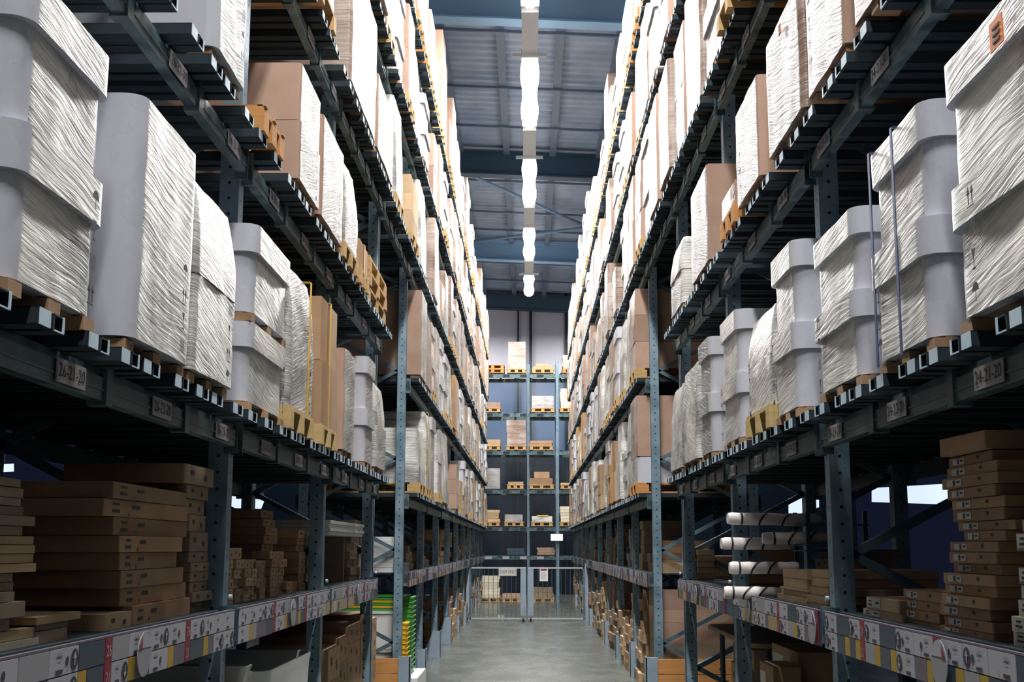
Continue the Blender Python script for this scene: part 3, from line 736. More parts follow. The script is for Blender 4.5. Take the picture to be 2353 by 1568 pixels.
# everything farther and higher
def fill_span(s, l, ya, yb, rnd, seed):
    y = ya; i = 0; n = max(1, int(round((yb-ya)/0.86))); ws = [rnd.uniform(0.66, 0.82) for _ in range(n)]
    gap = max(0.0, (yb-ya-sum(ws))/n)
    if gap < 0.02: ws = [w*(yb-ya-0.02*n)/sum(ws) for w in ws]; gap = 0.02
    for w in ws:
        if l == 5: h = rnd.choice([0.75, 0.95, 1.05, 1.2, 1.3, 1.45]); ft = rnd.choice(['wood', 'woodo', 'wood'])
        else: h = rnd.choice([1.08, 1.05, 1.0, 0.95, 0.9, 0.8, 1.06, 0.62]); ft = rnd.choice(['paper', 'paper', 'paper', 'wood'])
        if l == 1 and y > 13: h *= 0.97
        kd = rnd.choice(['filmw', 'bfilm', 'white', 'whiteb', 'brownp', 'film', 'filmw', 'bfilm', 'filmw'] if l >= 3 else ['film', 'white', 'filmg', 'whiteb', 'bfilm', 'brown', 'film', 'white', 'brownp'])
        ti = rnd.choice([1, 2, 2, 3] if kd.startswith('b') else [1, 2, 2])
        ex = [('strap', 0.5, 'yel')] if kd == 'brown' and rnd.random() < 0.5 else []
        if rnd.random() > 0.03:
            load(s, l, y, y+w, zdeck(l)+h, kd, ti, foot=ft, hi=(None if y < 14 and l < 5 else False), extra=ex, seed=i+seed, xf=1.2+rnd.uniform(-0.02, 0.03))
        y += w+gap; i += 1
def fill(s, l, ya, yb, seed):
    """the loads stand three to a bay, clear of the posts"""
    rnd = random.Random(seed)
    for k in range(-1, 12):
        a, b = max(ya, YP(k)+0.12), min(yb, YP(k+1)-0.01)
        if b-a > 0.5: fill_span(s, l, a, b, rnd, seed+k)
Y3 = YP(3)+0.12
load(-1, 1, Y3, Y3+0.85, zdeck(1)+0.72, 'filmg', 1, foot='wood', hi=None, desc='low grey wrapped load by passage')
load(-1, 1, Y3+0.93, Y3+1.7, zdeck(1)+1.0, 'filmg', 2, foot='wood', hi=None, extra=[('strap', 0.3, 'yel')], desc='taller grey load with yellow strap')
load(1, 1, Y3, Y3+0.85, zdeck(1)+0.40, 'whiteb', 1, foot='woodo', hi=None, lid=False, desc='low white load on orange pallet')
load(1, 1, Y3, Y3+0.85, zdeck(1)+1.08, 'brownp', 1, foot=None, z0=zdeck(1)+0.405, hi=None, desc='big brown carton on low white load')
load(-1, 2, Y3, Y3+0.8, zdeck(2)+1.0, 'bfilm', 1, foot='paper', hi=None, desc='tall brown-faced load by passage')
load(1, 2, Y3, Y3+0.8, zdeck(2)+1.02, 'filmb' if False else 'brownp', 3, foot='wood', hi=None, desc='three-tier wrapped brown load by passage')
L0 = {(-1, 1): 1.82, (1, 1): 0.95, (-1, 2): 0.9, (1, 2): 0.9}
for s in (-1, 1):
    for l in (1, 2):
        fill(s, l, YP(3)+0.12+L0[(s, l)], YP(12)-0.1, 900+l*10+s)
    if s < 0: fill(s, 3, YP(2)+0.12, onX(946, 400, -1.2)[0]-0.06, 941); fill(s, 3, YP(3), YP(12)-0.1, 939)
    else: fill(s, 3, 5.7, YP(12)-0.1, 941)
    fill(s, 4, 5.7, YP(12)-0.1, 950+s); fill(s, 5, 8.3, YP(12)-0.1, 960+s)
for s in (-1, 1):                                          # unseen goods and bay added to block light behind the view edge
    for l in (1, 2):
        for i, (a, b) in enumerate(((0.35, 1.2), (1.28, 2.12))):
            load(s, l, a, b, zdeck(l)+0.95, 'film', 1, lab='added unseen light-blocking load, %s rack %s level, %s before the picture edge' % (SIDE[s], ORD[l-1], ('farther', 'nearer')[i]))
    nm = 'unseen rack bay added to block light, %s side, level with the camera' % SIDE[s]
    t = bay(s, -2, (1, 2), nm=nm)
# ------------------------------------------------------------------ goods on the lower shelf and on the floor
CART = []
def cart(s, X, y0, y1, z0, z1, depth, kind, label, group, stick=0, yaw=0.0, cat='carton', nm='carton'):
    CART.append((s, X, y0, y1, z0, z1, depth, kind, label, group, stick, yaw, cat, nm))
def stack(s, X, boxes, place, desc='brown carton', kind='card', depth=0.8, z0=None, stick=1, seed=0, ref='n', gap=0.002, kinds=None):
    """boxes bottom to top: (near x, far x, top y) in the photo, on the plane X"""
    rnd = random.Random(seed); z = SHELF0 if z0 is None else z0
    for i, b in enumerate(boxes):
        xn, xf_, yt = b[:3]
        Y0, Zt = onX(xn, yt, s*X); Y1, Zf = onX(xf_, yt, s*X)
        if ref == 'f': Zt = Zf
        if Zt < z+0.012: Zt = z+0.03
        cart(s, X+rnd.uniform(-0.015, 0.015), Y0, Y1, z, Zt-gap, depth, b[3] if len(b) > 3 else kind,
             '%s, %s up in the %s' % (b[4] if len(b) > 4 else desc, ordn(i+1), place), 'cartons in the %s' % place, stick, rnd.uniform(-0.02, 0.02))
        z = Zt
    return z
S = -1
stack(S, 1.41, [(293, 433, 1393), (286, 430, 1352), (279, 421, 1311), (275, 411, 1270), (274, 411, 1230), (270, 436, 1187), (254, 434, 1144), (257, 431, 1105)],
      'tall stack of long cartons on left shelf', 'long printed carton', 'card', 0.85, seed=1, stick=2)
stack(S, 1.41, [(436, 489, 1385), (437, 485, 1362), (441, 483, 1338), (441, 483, 1315), (441, 483, 1293), (437, 479, 1268), (437, 478, 1222), (437, 478, 1182), (434, 478, 1145), (431, 478, 1112), (420, 484, 1064)],
      'narrow stack against the left post', 'small brown carton', 'cardd', 0.5, seed=2)
stack(S, 1.40, [(-70, 85, 1462, 'cream', 'cream carton with slanted end'), (-70, 79, 1440, 'cardy', 'pale tan tray carton'), (-70, 28, 1418), (-70, 48, 1380), (-70, 30, 1358), (-70, 45, 1336), (-70, 40, 1316), (-70, 88, 1293, 'cardy', 'flat light carton'), (-70, 82, 1272, 'cardy', 'flat light carton'),
      (-70, 83, 1252, 'cardy', 'flat light carton'), (-70, 83, 1232, 'cardy', 'flat light carton'), (-70, 60, 1209), (-70, 78, 1187), (-70, 65, 1165), (-70, 55, 1145), (-70, 61, 1122), (-70, 47, 1101)],
      'stack at the left picture edge', 'flat brown carton', 'cardd', 0.9, ref='f', seed=3, stick=0)
stack(S, 1.40, [(78, 150, 1440), (84, 155, 1425), (76, 177, 1404, 'cardy', 'open-edged tan tray')], 'low pile behind the first price tags', 'flat dark carton', 'cardd', 0.6, ref='f', seed=4, stick=0)
stack(S, 1.38, [(246, 306, 1413, 'cardy')], 'front row beside the tall long-carton stack', 'short carton, purple label', 'cardy', 0.5, seed=5)
# second bay
B2 = [(519, 558, [1354, 1331, 1308, 1286, 1259]), (560, 591, [1367, 1348, 1328, 1307, 1286]), (592, 618, [1352, 1328, 1306, 1288]), (620, 655, [1362, 1342, 1324, 1304, 1285, 1267]), (657, 684, [1356, 1337])]
for j, (a, b, ts) in enumerate(B2):
    m_ = (a+b)//2
    for h, (p, q) in enumerate(((a, m_), (m_+1, b))):
        stack(S, 1.44+0.01*h, [(p, q, t) for t in ts], '%s column past the second left post' % ordn(j*2+h+1), 'small square carton', 'cardy' if j < 2 else 'card', 0.11, seed=10+j*2+h)
stack(S, 1.58, [(606, 634, t) for t in (1365, 1340, 1315, 1290, 1270, 1250, 1230, 1211, 1192, 1171)], 'tall pile behind the small square cartons', 'flat wide brown carton', 'card', 0.6, seed=30)
stack(S, 1.47, [(684, 708, t) for t in (1340, 1320, 1302, 1285, 1268, 1253, 1237, 1218)], 'second pile behind the small square cartons', 'flat wide brown carton', 'card', 0.6, seed=31)
# third bay
for j, (a, b) in enumerate(((802, 814), (815, 827), (828, 843))):
    stack(S, 1.45+0.02*j, [(a, b, t-(0 if j else 0)) for t in (1322, 1304, 1286, 1267, 1248, 1230, 1212, 1195)[:7+(j == 1)]], '%s column of third left bay' % ordn(j+1), 'greyish small carton', 'cardd', 0.4, seed=40+j)
# floor, third left bay
for j, (a, b, top, n) in enumerate(((752, 779, 1495, 2), (780, 800, 1468, 3), (801, 829, 1440, 5), (831, 850, 1414, 5), (852, 866, 1424, 5))):
    Y0, Zt = onX(a, top, -1.40); Y1, _ = onX(b, top, -1.40)
    for i in range(n+2):
        h = Zt/(n+2); cart(S, 1.40-0.01*(j == 0), Y0, Y1-0.01, 0.002+i*h, (i+1)*h, 0.6, 'cardy' if j == 0 and i == n+1 else 'card',
                           'brown floor carton, %s up, %s column under the third left shelf' % (ordn(i+1), ordn(j+1)), 'floor cartons under the third left shelf', 1, 0.0)
# right side, nearest bay
S = 1
z = stack(S, 1.40, [(2284, 2158, 1435), (2279, 2165, 1412), (2270, 2161, 1386), (2283, 2171, 1363), (2288, 2165, 1339), (2290, 2175, 1315), (2290, 2180, 1293), (2292, 2188, 1268), (2296, 2186, 1245), (2306, 2212, 1221),
      (2318, 2194, 1200), (2299, 2186, 1174), (2299, 2181, 1150), (2290, 2176, 1126), (2293, 2170, 1102), (2290, 2169, 1078), (2272, 2170, 1054)],
      'leaning tower of flat cartons on right shelf', 'flat stickered carton', 'card', 0.42, ref='f', seed=50, stick=3)
stack(S, 1.46, [(2345, 2161, 1007)], 'leaning tower, above all others', 'long dusty brown carton', 'cardd', 0.7, z0=z, ref='f', seed=51) if False else None
cart(S, 1.38, onX(2250, 1010, 1.38)[0], onX(2161, 1040, 1.38)[0], z+0.002, z+0.058, 0.7, 'card', 'long brown carton, topmost of the leaning tower on right shelf', 'cartons in the leaning tower on right shelf', 0, 0.05)
stack(S, 1.41, [(2155, 2066, 1418), (2152, 2066, 1396), (2152, 2066, 1375), (2160, 2066, 1352, 'card', 'carton with pink and white label')], 'middle pile beside the leaning tower', 'flat brown carton', 'card', 0.5, ref='f', seed=52, stick=3)
stack(S, 1.39, [(2066, 1982, 1396), (2064, 1991, 1370)], 'low pile next to the second right post', 'tan carton, white label', 'cardy', 0.4, ref='f', seed=53, stick=4)
stack(S, 1.38, [(2460, 2315, 1449, 'cream'), (2460, 2321, 1414, 'cream'), (2460, 2326, 1377, 'cream'), (2460, 2345, 1342), (2460, 2342, 1303), (2460, 2346, 1266), (2460, 2345, 1225), (2460, 2345, 1193)], 'stack at the right picture edge', 'white-labelled carton', 'cardd', 0.4, ref='f', seed=54, stick=4)
# right, second bay
for j, (a, b) in enumerate(((1904, 1858), (1856, 1785))):
    for i, t in enumerate((1378, 1360, 1342, 1322, 1303)):
        pass
for j, (a, b, X) in enumerate(((1900, 1855, 1.39), (1853, 1787, 1.38))):
    stack(S, X, [(a+((i*7) % 5), b+((i*5) % 4)+3*i*(j == 1), t) for i, t in enumerate((1382, 1364, 1346, 1326, 1307)[:5])], '%s tan pile before the second right post' % ('nearer' if j == 0 else 'farther'), 'tan multi-pack carton', 'cardy', 0.5, ref='f', seed=60+j, stick=0)
stack(S, 1.75, [(1908, 1878, t) for t in (1370, 1350, 1330, 1308, 1284, 1262)], 'pile behind the tan multi-packs', 'small brown carton', 'cardd', 0.4, seed=63)
stack(S, 1.62, [(1633, 1612, t) for t in (1325, 1300, 1278)], 'three-carton column near the third right post', 'square brown carton', 'card', 0.5, seed=64)
stack(S, 1.45, [(1602, 1569, t) for t in (1330, 1318, 1304, 1290, 1276, 1263)], 'flat pile beside the third right post', 'flat tan carton', 'cardy', 0.15, seed=65)
stack(S, 1.55, [(1716, 1685, t) for t in (1342, 1318, 1290, 1262)], 'column under the white bundles', 'square brown carton', 'card', 0.35, seed=66)
# right floor
def onfloor(a, b, yt, X, kind, label, depth=0.6, z0=0.002, stick=1, yaw=0.0):
    Y0, Zt = onX(a, yt, X); Y1, _ = onX(b, yt, X)
    cart(1, X, Y0, Y1, z0, Zt, depth, kind, label, 'cartons on the floor under the second right shelf', stick, yaw); return Zt
onfloor(1832, 1774, 1500, 1.56, 'card', 'tall brown carton with white label under second right shelf', 0.3, stick=4)
onfloor(1776, 1746, 1534, 1.38, 'card', 'lower brown carton in front of the tall labelled floor carton', 0.16, stick=4)
for j, (ya, yb) in enumerate(((9.05, 9.45), (9.5, 9.95))):
    for i in range(6):
        h = 0.15; cart(1, 1.58+0.02*(i % 2), ya, yb, 0.002+i*h, (i+1)*h, 0.5, 'cardd', 'mottled carton, %s up, %s column under the long table' % (ordn(i+1), 'farther' if j else 'nearer'), 'mottled floor cartons under the long table', 1)
# far bays, shelf and floor
YB3 = YP(3)
for s in (-1, 1):
    for k in range(3, 12):
        rnd = random.Random(k*31+s); y = YP(k)+0.16
        c = 0
        while y < YP(k+1)-0.25:
            w = rnd.uniform(0.28, 0.5); w = min(w, YP(k+1)-0.06-y); n = rnd.randint(1, 6); h = rnd.uniform(0.07, 0.12); c += 1
            kd = rnd.choice(['card', 'cardd', 'cardy', 'card', 'cardd', 'tagg']); z = SHELF0; X = 1.38+rnd.uniform(0, 0.12)
            if s < 0 and k == 3 and c < 3: y += w+0.03; continue
            for i in range(n):
                cart(s, X+rnd.uniform(-0.02, 0.03), y, y+w, z, z+h-0.002, rnd.uniform(0.3, 0.6), kd, 'carton, %s up, %s column of shelf bay %s, %s side' % (ordn(i+1), ordn(c), ordn(k+2), SIDE[s]), 'cartons on the %s lower shelf beyond the passage' % SIDE[s], 1, rnd.uniform(-0.03, 0.03)); z += h
            y += w+rnd.uniform(0.0, 0.12)
        y = YP(k)+0.22; c = 0
        while y < YP(k+1)-0.3:
            w = rnd.uniform(0.35, 0.6); w = min(w, YP(k+1)-0.08-y); n = rnd.randint(5, 9) if s > 0 else rnd.randint(3, 7); h = rnd.uniform(0.10, 0.13); c += 1
            kd = rnd.choice(['card', 'cardd', 'card', 'cardy']); z = 0.002; X = 1.32+rnd.uniform(0, 0.06)
            if s < 0 and k == 3: break
            if s > 0 and k == 3 and y < YB3+1.4: y = YB3+1.4
            if s < 0 and k in (4, 5): X += 0.6
            for i in range(n):
                cart(s, X+rnd.uniform(-0.03, 0.04), y, y+w, z, z+h-0.002, rnd.uniform(0.4, 0.7), kd, 'floor carton, %s up, %s column of bay %s, %s side' % (ordn(i+1), ordn(c), ordn(k+2), SIDE[s]), 'floor cartons on the %s side beyond the passage' % SIDE[s], 1, rnd.uniform(-0.04, 0.04)); z += h
            y += w+rnd.uniform(0.02, 0.1)
for s in (-1, 1):  # unseen cartons added to keep stray light off the lower shelves
    for i in range(5):
        z = SHELF0+i*0.12; cart(s, 1.46, 1.1, 2.75, z, z+0.118, 0.9, 'cardd', 'added unseen light-blocking carton, %s up on the %s shelf nearest the camera' % (ordn(i+1), SIDE[s]), 'added light-blocking cartons on the %s shelf nearest the camera' % SIDE[s], 0)
def carton_into(m, c, org):
    s, X, y0, y1, z0, z1, dep, kind, label, group, stick, yaw = c[:12]
    rnd = random.Random(int(y0*997+z0*313))
    q = MB(); rbox(q, s*X, s*(X+dep), y0, y1, z0, z1, s, kind, kind, 0.005)
    xs = s*(X-0.0015); w, h = y1-y0, z1-z0
    def rect(yc, zc, ww, hh, kk, o=0.0): q.poly([(xs-s*o, yc-ww/2, zc-hh/2), (xs-s*o, yc+ww/2, zc-hh/2), (xs-s*o, yc+ww/2, zc+hh/2), (xs-s*o, yc-ww/2, zc+hh/2)], kk)
    zc = (z0+z1)/2
    if stick == 1:
        rect(y0+w*0.25, zc+h*0.1, w*0.12, h*0.25, 'dark'); rect(y0+w*0.7, zc-h*0.1, w*0.1, h*0.3, 'dark')
    elif stick == 2:
        rect(y0+w*0.12, zc+h*0.22, w*0.07, h*0.14, 'dark'); rect(y0+w*0.12, zc-h*0.18, w*0.08, h*0.18, 'dark'); rect(y0+w*0.33, zc+h*0.12, w*0.09, h*0.22, 'dark'); rect(y0+w*0.26, zc-0.02, w*0.02, h*0.2, 'tagr')
    elif stick == 3:
        yb = y1-w*0.25 if s > 0 else y0+w*0.2
        rect(yb, zc, w*0.28, h*0.62, 'sticker'); rect(yb, zc, w*0.04, h*0.5, 'dark', 0.0008); rect(yb-w*0.08, zc+h*0.05, w*0.06, h*0.2, 'dark', 0.0008); rect(y0+w*0.3, zc+h*0.1, w*0.05, h*0.3, 'dark')
    elif stick == 4:
        yb = y1-w*0.25
        rect(yb, zc+h*0.05, w*0.42, h*0.8, 'sticker'); rect(yb+w*0.1, zc+h*0.2, w*0.09, h*0.14, 'dark', 0.0008); rect(yb+w*0.1, zc-h*0.12, w*0.12, h*0.16, 'dark', 0.0008); rect(yb-w*0.12, zc+h*0.08, w*0.12, h*0.2, 'dark', 0.0008)
    cx, cy = s*(X+dep/2), (y0+y1)/2; ca, sa = math.cos(yaw), math.sin(yaw)
    b = len(m.v)
    for (x, y, z) in q.v:
        dx, dy = x-cx, y-cy; m.v.append((cx+dx*ca-dy*sa, cy+dx*sa+dy*ca, z))
    for f, mi in zip(q.f, q.mi): m.f.append(tuple(b+j for j in f)); m.mi.append(m.m(q.mats[mi]))
def size_in_view(c):
    return (c[3]-c[2])*(c[5]-c[4])*1.35/max(1.0, c[2])**3
order = sorted(CART, key=size_in_view, reverse=True)
for c in order[:296]:
    org = (c[0]*(c[1]+c[6]/2), (c[2]+c[3])/2, c[4])
    m = MB(); carton_into(m, c, org); o = m.build('carton', None, org, fix=True); tag(o, c[8], 'carton', c[9])
m = MB()
for c in order[296:]: carton_into(m, c, (0, 0, 0))
if m.v: tag(m.build('distant_cartons', None), 'jumble of small brown cartons stacked far down both sides of the aisle', 'cartons', None, 'stuff')

# white strapped bundles poking out of the second right bay
def bundle(p, q, r, label, n=3):
    a = Vector(p); b = Vector(q); t = thing('strapped_bundle', label, 'bundle', p, 'white bundles with black straps on the second right shelf')
    dr = (b-a).normalized(); u = dr.orthogonal().normalized(); w = dr.cross(u); m = MB(); nn, ms = 14, 22; ln = (b-a).length
    for j in range(ms+1):
        f = j/ms
        for i in range(nn):
            g = 2*math.pi*i/nn; rr = r*(1+0.13*noise.noise(Vector((math.cos(g)*1.3, math.sin(g)*1.3, f*6+p[2]*20))))*(0.86 if j in (0, ms) else 1)
            m.v.append(tuple(a+dr*ln*f+(u*math.cos(g)+w*math.sin(g))*rr))
    for j in range(ms):
        for i in range(nn): i2 = (i+1) % nn; m.f.append((j*nn+i, j*nn+i2, (j+1)*nn+i2, (j+1)*nn+i)); m.mi.append(m.m('bundle'))
    m.f.append(tuple(range(nn))); m.mi.append(0); m.f.append(tuple(ms*nn+i for i in range(nn))); m.mi.append(0)
    m.build('roll', t, p, smooth=True)
    for i in range(n):
        f = 0.14+0.75*i/n; sk = 0 if i == 0 else 0.035; m = MB(); nn = 16; c = a+dr*ln*f
        for q_ in range(nn):
            g0, g1 = 2*math.pi*q_/nn, 2*math.pi*(q_+1)/nn
            def P(g, o): return c+dr*(o+sk*math.cos(g))+(u*math.cos(g)+w*math.sin(g))*r*1.09
            m.poly([P(g0, -0.006), P(g1, -0.006), P(g1, 0.006), P(g0, 0.006)], 'blk')
        m.build('strap', t, p, fix=False)
BS = [((1672, 1192), 1.33, 0.78, 7.5), ((1752, 1238), 1.62, 0.65, 7.4), ((1657, 1250), 1.28, 0.6, 7.5), ((1676, 1306), 1.33, 0.56, 7.4), ((1664, 1362), 1.30, 0.5, 7.35)]
BT = ['topmost white strapped bundle on the second right shelf', 'white strapped bundle set deeper, second from top on right shelf', 'white strapped bundle, third from top, sticking out farthest',
      'white strapped bundle with grey tag, fourth from top', 'lowest white strapped bundle lying on the price strip']
for (p, X, ln, Y), lb in zip(BS, BT):
    X0, Z0 = onY(p[0], p[1], Y); bundle((X0, Y, Z0), (X0+ln*0.72, Y+0.03+0.05*math.sin(Z0*40), Z0-0.012*math.sin(Z0*25)), 0.036, lb, 3)
# a frame of shelves that carries the bundles
t = thing('bundle_stand', 'dark stand with shelves holding the white strapped bundles', 'stand', (1.75, 7.45, SHELF0))
m = MB()
for (x, y) in ((1.62, 7.28), (1.95, 7.28), (1.62, 7.62), (1.95, 7.62)): m.box(x-0.012, x+0.012, y-0.012, y+0.012, SHELF0, 1.83, 'tagd')
m.build('leg', t, (1.75, 7.45, SHELF0))
for (p, X, ln, Y) in BS[:4]:
    X0, Z0 = onY(p[0], p[1], Y); m = MB(); m.box(1.6, 1.97, 7.27, 7.64, Z0-0.045, Z0-0.036, 'tagd'); m.build('tray', t, (1.75, 7.45, SHELF0))
# table top standing in under the second right shelf
to = (1.95, 9.5, 0)
t = thing('long_table', 'long pale table top with rounded corners below the third right shelf', 'table', to)
m = MB(); rbox(m, 1.50, 2.32, 8.5, 10.75, 0.955, 0.985, 1, 'cardd', 'cardd', 0.14); m.build('table_top', t, to, smooth=True)
for (x, y) in ((1.62, 8.62), (2.2, 8.62), (1.62, 10.63), (2.2, 10.63)): m = MB(); m.tube((x, y, 0), (x, y, 0.955), 0.022, 'tagd', 10); m.build('leg', t, to)
# white moulded tub under the second left shelf
t = thing('white_plastic_tub', 'large white moulded plastic shell under the second left shelf', 'tub', (-1.85, 6.9, 0))
def shell(x0, x1, y0, y1, z0, z1, r, th=0.012, fl=0.03):
    m = MB(); prof = []
    for cx, cy, a in ((x1-r, y1-r, 0), (x0+r, y1-r, 1), (x0+r, y0+r, 2), (x1-r, y0+r, 3)):
        for i in range(9): g = (a+i/8)*math.pi/2; prof.append((cx+r*math.cos(g), cy+r*math.sin(g)))
    P = len(prof); mx, my = (x0+x1)/2, (y0+y1)/2; lv = [(0, 1-fl*2), (0.5, 1-fl), (0.92, 1), (0.97, 1.02), (1.0, 1.02), (1.0, 0.99), (0.93, 0.97), (0.04, 0.97-fl*2)]
    for f, sc in lv:
        for x, y in prof: m.v.append((mx+(x-mx)*sc, my+(y-my)*sc, z0+(z1-z0)*f))
    for j in range(len(lv)-1):
        for i in range(P): i2 = (i+1) % P; m.f.append((j*P+i, j*P+i2, (j+1)*P+i2, (j+1)*P+i)); m.mi.append(m.m('pwhite'))
    m.f.append(tuple(range(P))); m.mi.append(0); m.f.append(tuple((len(lv)-1)*P+i for i in range(P))); m.mi.append(0)
    return m
xa, za = onY(540, 1500, 6.6); xb, zb_ = onY(722, 1510, 7.8)
shell(-1.95, -1.33, 6.5, 7.85, 0.35, 0.99, 0.12).build('shell', t, (-1.85, 6.9, 0), smooth=True)
shell(-2.2, -1.40, 6.36, 6.48, 0.84, 1.03, 0.05).build('rim_tray', t, (-1.85, 6.9, 0), smooth=True)
m = MB(); m.box(-2.1, -1.5, 6.5, 7.8, 0, 0.35, 'tagd'); m.box(-2.0, -1.5, 6.40, 6.46, 0, 0.85, 'tagd'); m.build('base', t, (-1.85, 6.9, 0))
t = thing('open_carton', 'open brown carton with raised flap in front of the white tub', 'carton', (-1.5, 5.95, 0.0))
m = MB(); y0_, zz_ = onX(655, 1545, -1.38); z_ = 0.86
m.box(-1.66, -1.36, 5.98, 6.3, 0.0, z_, 'cardy'); m.build('body', t, (-1.5, 5.95, 0))
m = MB(); m.prism((-1.38, 5.98, z_), (-1.38, 6.3, z_+0.012), 0.10, 0.006, 'cardy'); m.prism((-1.6, 6.0, z_+0.03), (-1.45, 6.0, z_+0.01), 0.10, 0.006, 'card'); m.build('flap', t, (-1.5, 5.95, 0))
# white shelf boards and white panels in the third left bay
for i in range(4):
    Y0 = onX(741, 1225, -1.5)[0]; Y1 = onX(818, 1225, -1.5)[0]; z = 1.70+i*0.025
    m = MB(); m.box(-2.1, -1.345+0.012*(i % 2), 8.45, 10.2, z, z+0.023, 'pwhite'); o = m.build('white_board', None, (-1.75, 9.4, z)); tag(o, 'flat white shelf board, %s from the bottom of the pile over third left shelf' % ordn(i+1), 'board', 'white boards in the third left bay')
for i in range(3):
    y = 8.75+i*0.09; m = MB(); m.box(-1.9, -1.46, y, y+0.03, SHELF0, 1.695, ['cardd', 'cream', 'pwhite'][i]); o = m.build('standing_sheet', None, (-1.68, y, SHELF0))
    tag(o, ['brown upright panel under the white boards', 'cream upright panel under the white boards', 'white upright panel under the white boards'][i], 'panel', 'panels standing on the third left shelf')
m = MB(); m.box(-1.9, -1.46, 9.95, 10.0, SHELF0, 1.695, 'cardd'); o = m.build('standing_sheet', None, (-1.68, 9.98, SHELF0)); tag(o, 'brown panel propping the far end of the white boards', 'panel', 'panels standing on the third left shelf')
# first bay beyond the passage, left: white bins, crates, flat white packs on the shelf
YB2 = YP(3)
for s, nm in ((-1, 'left'), (1, 'right')):
    t = thing('wooden_end_guard', 'orange wooden plank guard across the %s rack end' % nm, 'guard', (s*1.9, YB2-0.12, 0))
    for i in range(3):
        m = MB(); m.box(s*1.36, s*2.5, YB2-0.14, YB2-0.10, 0.002+i*0.155, 0.15+i*0.155, 'woodo')
        for (u, v) in ((0.3, 0.07), (0.62, 0.05)): m.tube((s*(1.4+u), YB2-0.141, v+i*0.155), (s*(1.4+u), YB2-0.1405, v+i*0.155), 0.014, 'blk', 8)
        m.build('plank', t, (s*1.9, YB2-0.12, 0))
    m = MB(); m.box(s*1.24, s*1.36, YB2-0.16, YB2-0.14, 0, 0.48, 'guard'); m.box(s*1.24, s*1.25, YB2-0.16, YB2+0.0, 0, 0.48, 'guard'); m.build('steel_corner', t, (s*1.9, YB2-0.12, 0))
t = None
for i, (za, zb_, lb) in enumerate(((0.12, 0.52, 'lower white plastic bin behind the left orange plank guard'), (0.525, 0.93, 'upper white plastic bin below the green and yellow lids'))):
    m = MB(); rbox(m, -2.35, -1.47, YB2+0.25, YB2+1.0, za, zb_, -1, 'pwhite', 'pwhite', 0.05); m.box(-2.37, -1.45, YB2+0.23, YB2+1.02, zb_-0.03, zb_, 'pwhite')
    if i == 0: m.box(-2.3, -1.5, YB2+0.3, YB2+0.95, 0.0, 0.12, 'wood')
    o = m.build('white_bin', None, (-1.9, YB2+0.6, za), smooth=True); tag(o, lb, 'bin', 'white bins behind the left guard')
z = 0.932
for i, k in enumerate(['green', 'yelp', 'green', 'yelp', 'green', 'green']):
    m = MB(); rbox(m, -2.35, -1.46, YB2+0.25, YB2+1.0, z, z+0.024, -1, k, k, 0.02); m.box(-2.30, -1.5, YB2+0.3, YB2+0.95, z+0.024, z+0.027, k)
    o = m.build('nesting_tray', None, (-1.9, YB2+0.6, z)); tag(o, '%s plastic lid, %s from the bottom on the upper white bin' % ('yellow' if k == 'yelp' else 'green', ordn(i+1)), 'lid', 'coloured lids on the white bin'); z += 0.029
def nest(x0, x1, y0, y1, z, n, k, word):
    for i in range(n):
        zz = z+i*0.052; m = MB()
        rbox(m, x0+0.015, x1-0.015, y0+0.015, y1-0.015, zz, zz+0.05, -1, k, k, 0.02); m.box(x0, x1, y0, y1, zz+0.034, zz+0.048, k)
        o = m.build('plastic_crate', None, ((x0+x1)/2, (y0+y1)/2, zz)); tag(o, '%s nested plastic crate, %s from the bottom beside the white bins' % (word, ordn(i+1)), 'crate', '%s nested crates beside the white bins' % word)
nest(-1.44, -1.28, YB2+0.5, YB2+0.95, 0.24, 16, 'green', 'green'); nest(-1.42, -1.30, YB2+0.15, YB2+0.45, 0.24, 11, 'yelp', 'yellow')
m = MB(); m.box(-1.46, -1.18, YB2+0.08, YB2+1.2, 0.06, 0.235, 'pwhite'); m.box(-1.44, -1.22, YB2+0.12, YB2+1.1, 0, 0.06, 'tagd'); o = m.build('crate_plinth', None, (-1.32, YB2+0.6, 0)); tag(o, 'white plinth under the nested green and yellow crates', 'plinth')
for i in range(7):
    z = SHELF0+i*0.055; m = MB(); rbox(m, -2.35, -1.46, YB2+0.12, YB2+0.75, z, z+0.053, -1, 'tagw', 'pwhite', 0.006)
    o = m.build('flat_white_pack', None, (-1.9, YB2+0.4, z)); tag(o, 'flat white pack, %s from the bottom on the left shelf beyond the passage' % ordn(i+1), 'pack', 'flat white packs beyond the left passage')
# right side beyond the passage: long brown cartons on the floor
for i, (z0, z1, dep, k) in enumerate(((0.47, 0.60, 1.1, 'cardd'), (0.60, 0.82, 1.0, 'cardp'), (0.822, 0.96, 1.06, 'cardp'), (0.962, 1.17, 1.0, 'cardp'))):
    if i == 0: z0 = 0.002
    m = MB(); rbox(m, 1.42, 1.42+dep, YB2+0.15, YB2+1.3, z0, z1, 1, k, k, 0.006); o = m.build('long_carton', None, (1.9, YB2+0.7, z0))
    tag(o, 'large flat brown carton, %s from the floor behind the right orange guard' % ordn(i+1), 'carton', 'large cartons behind the right guard')
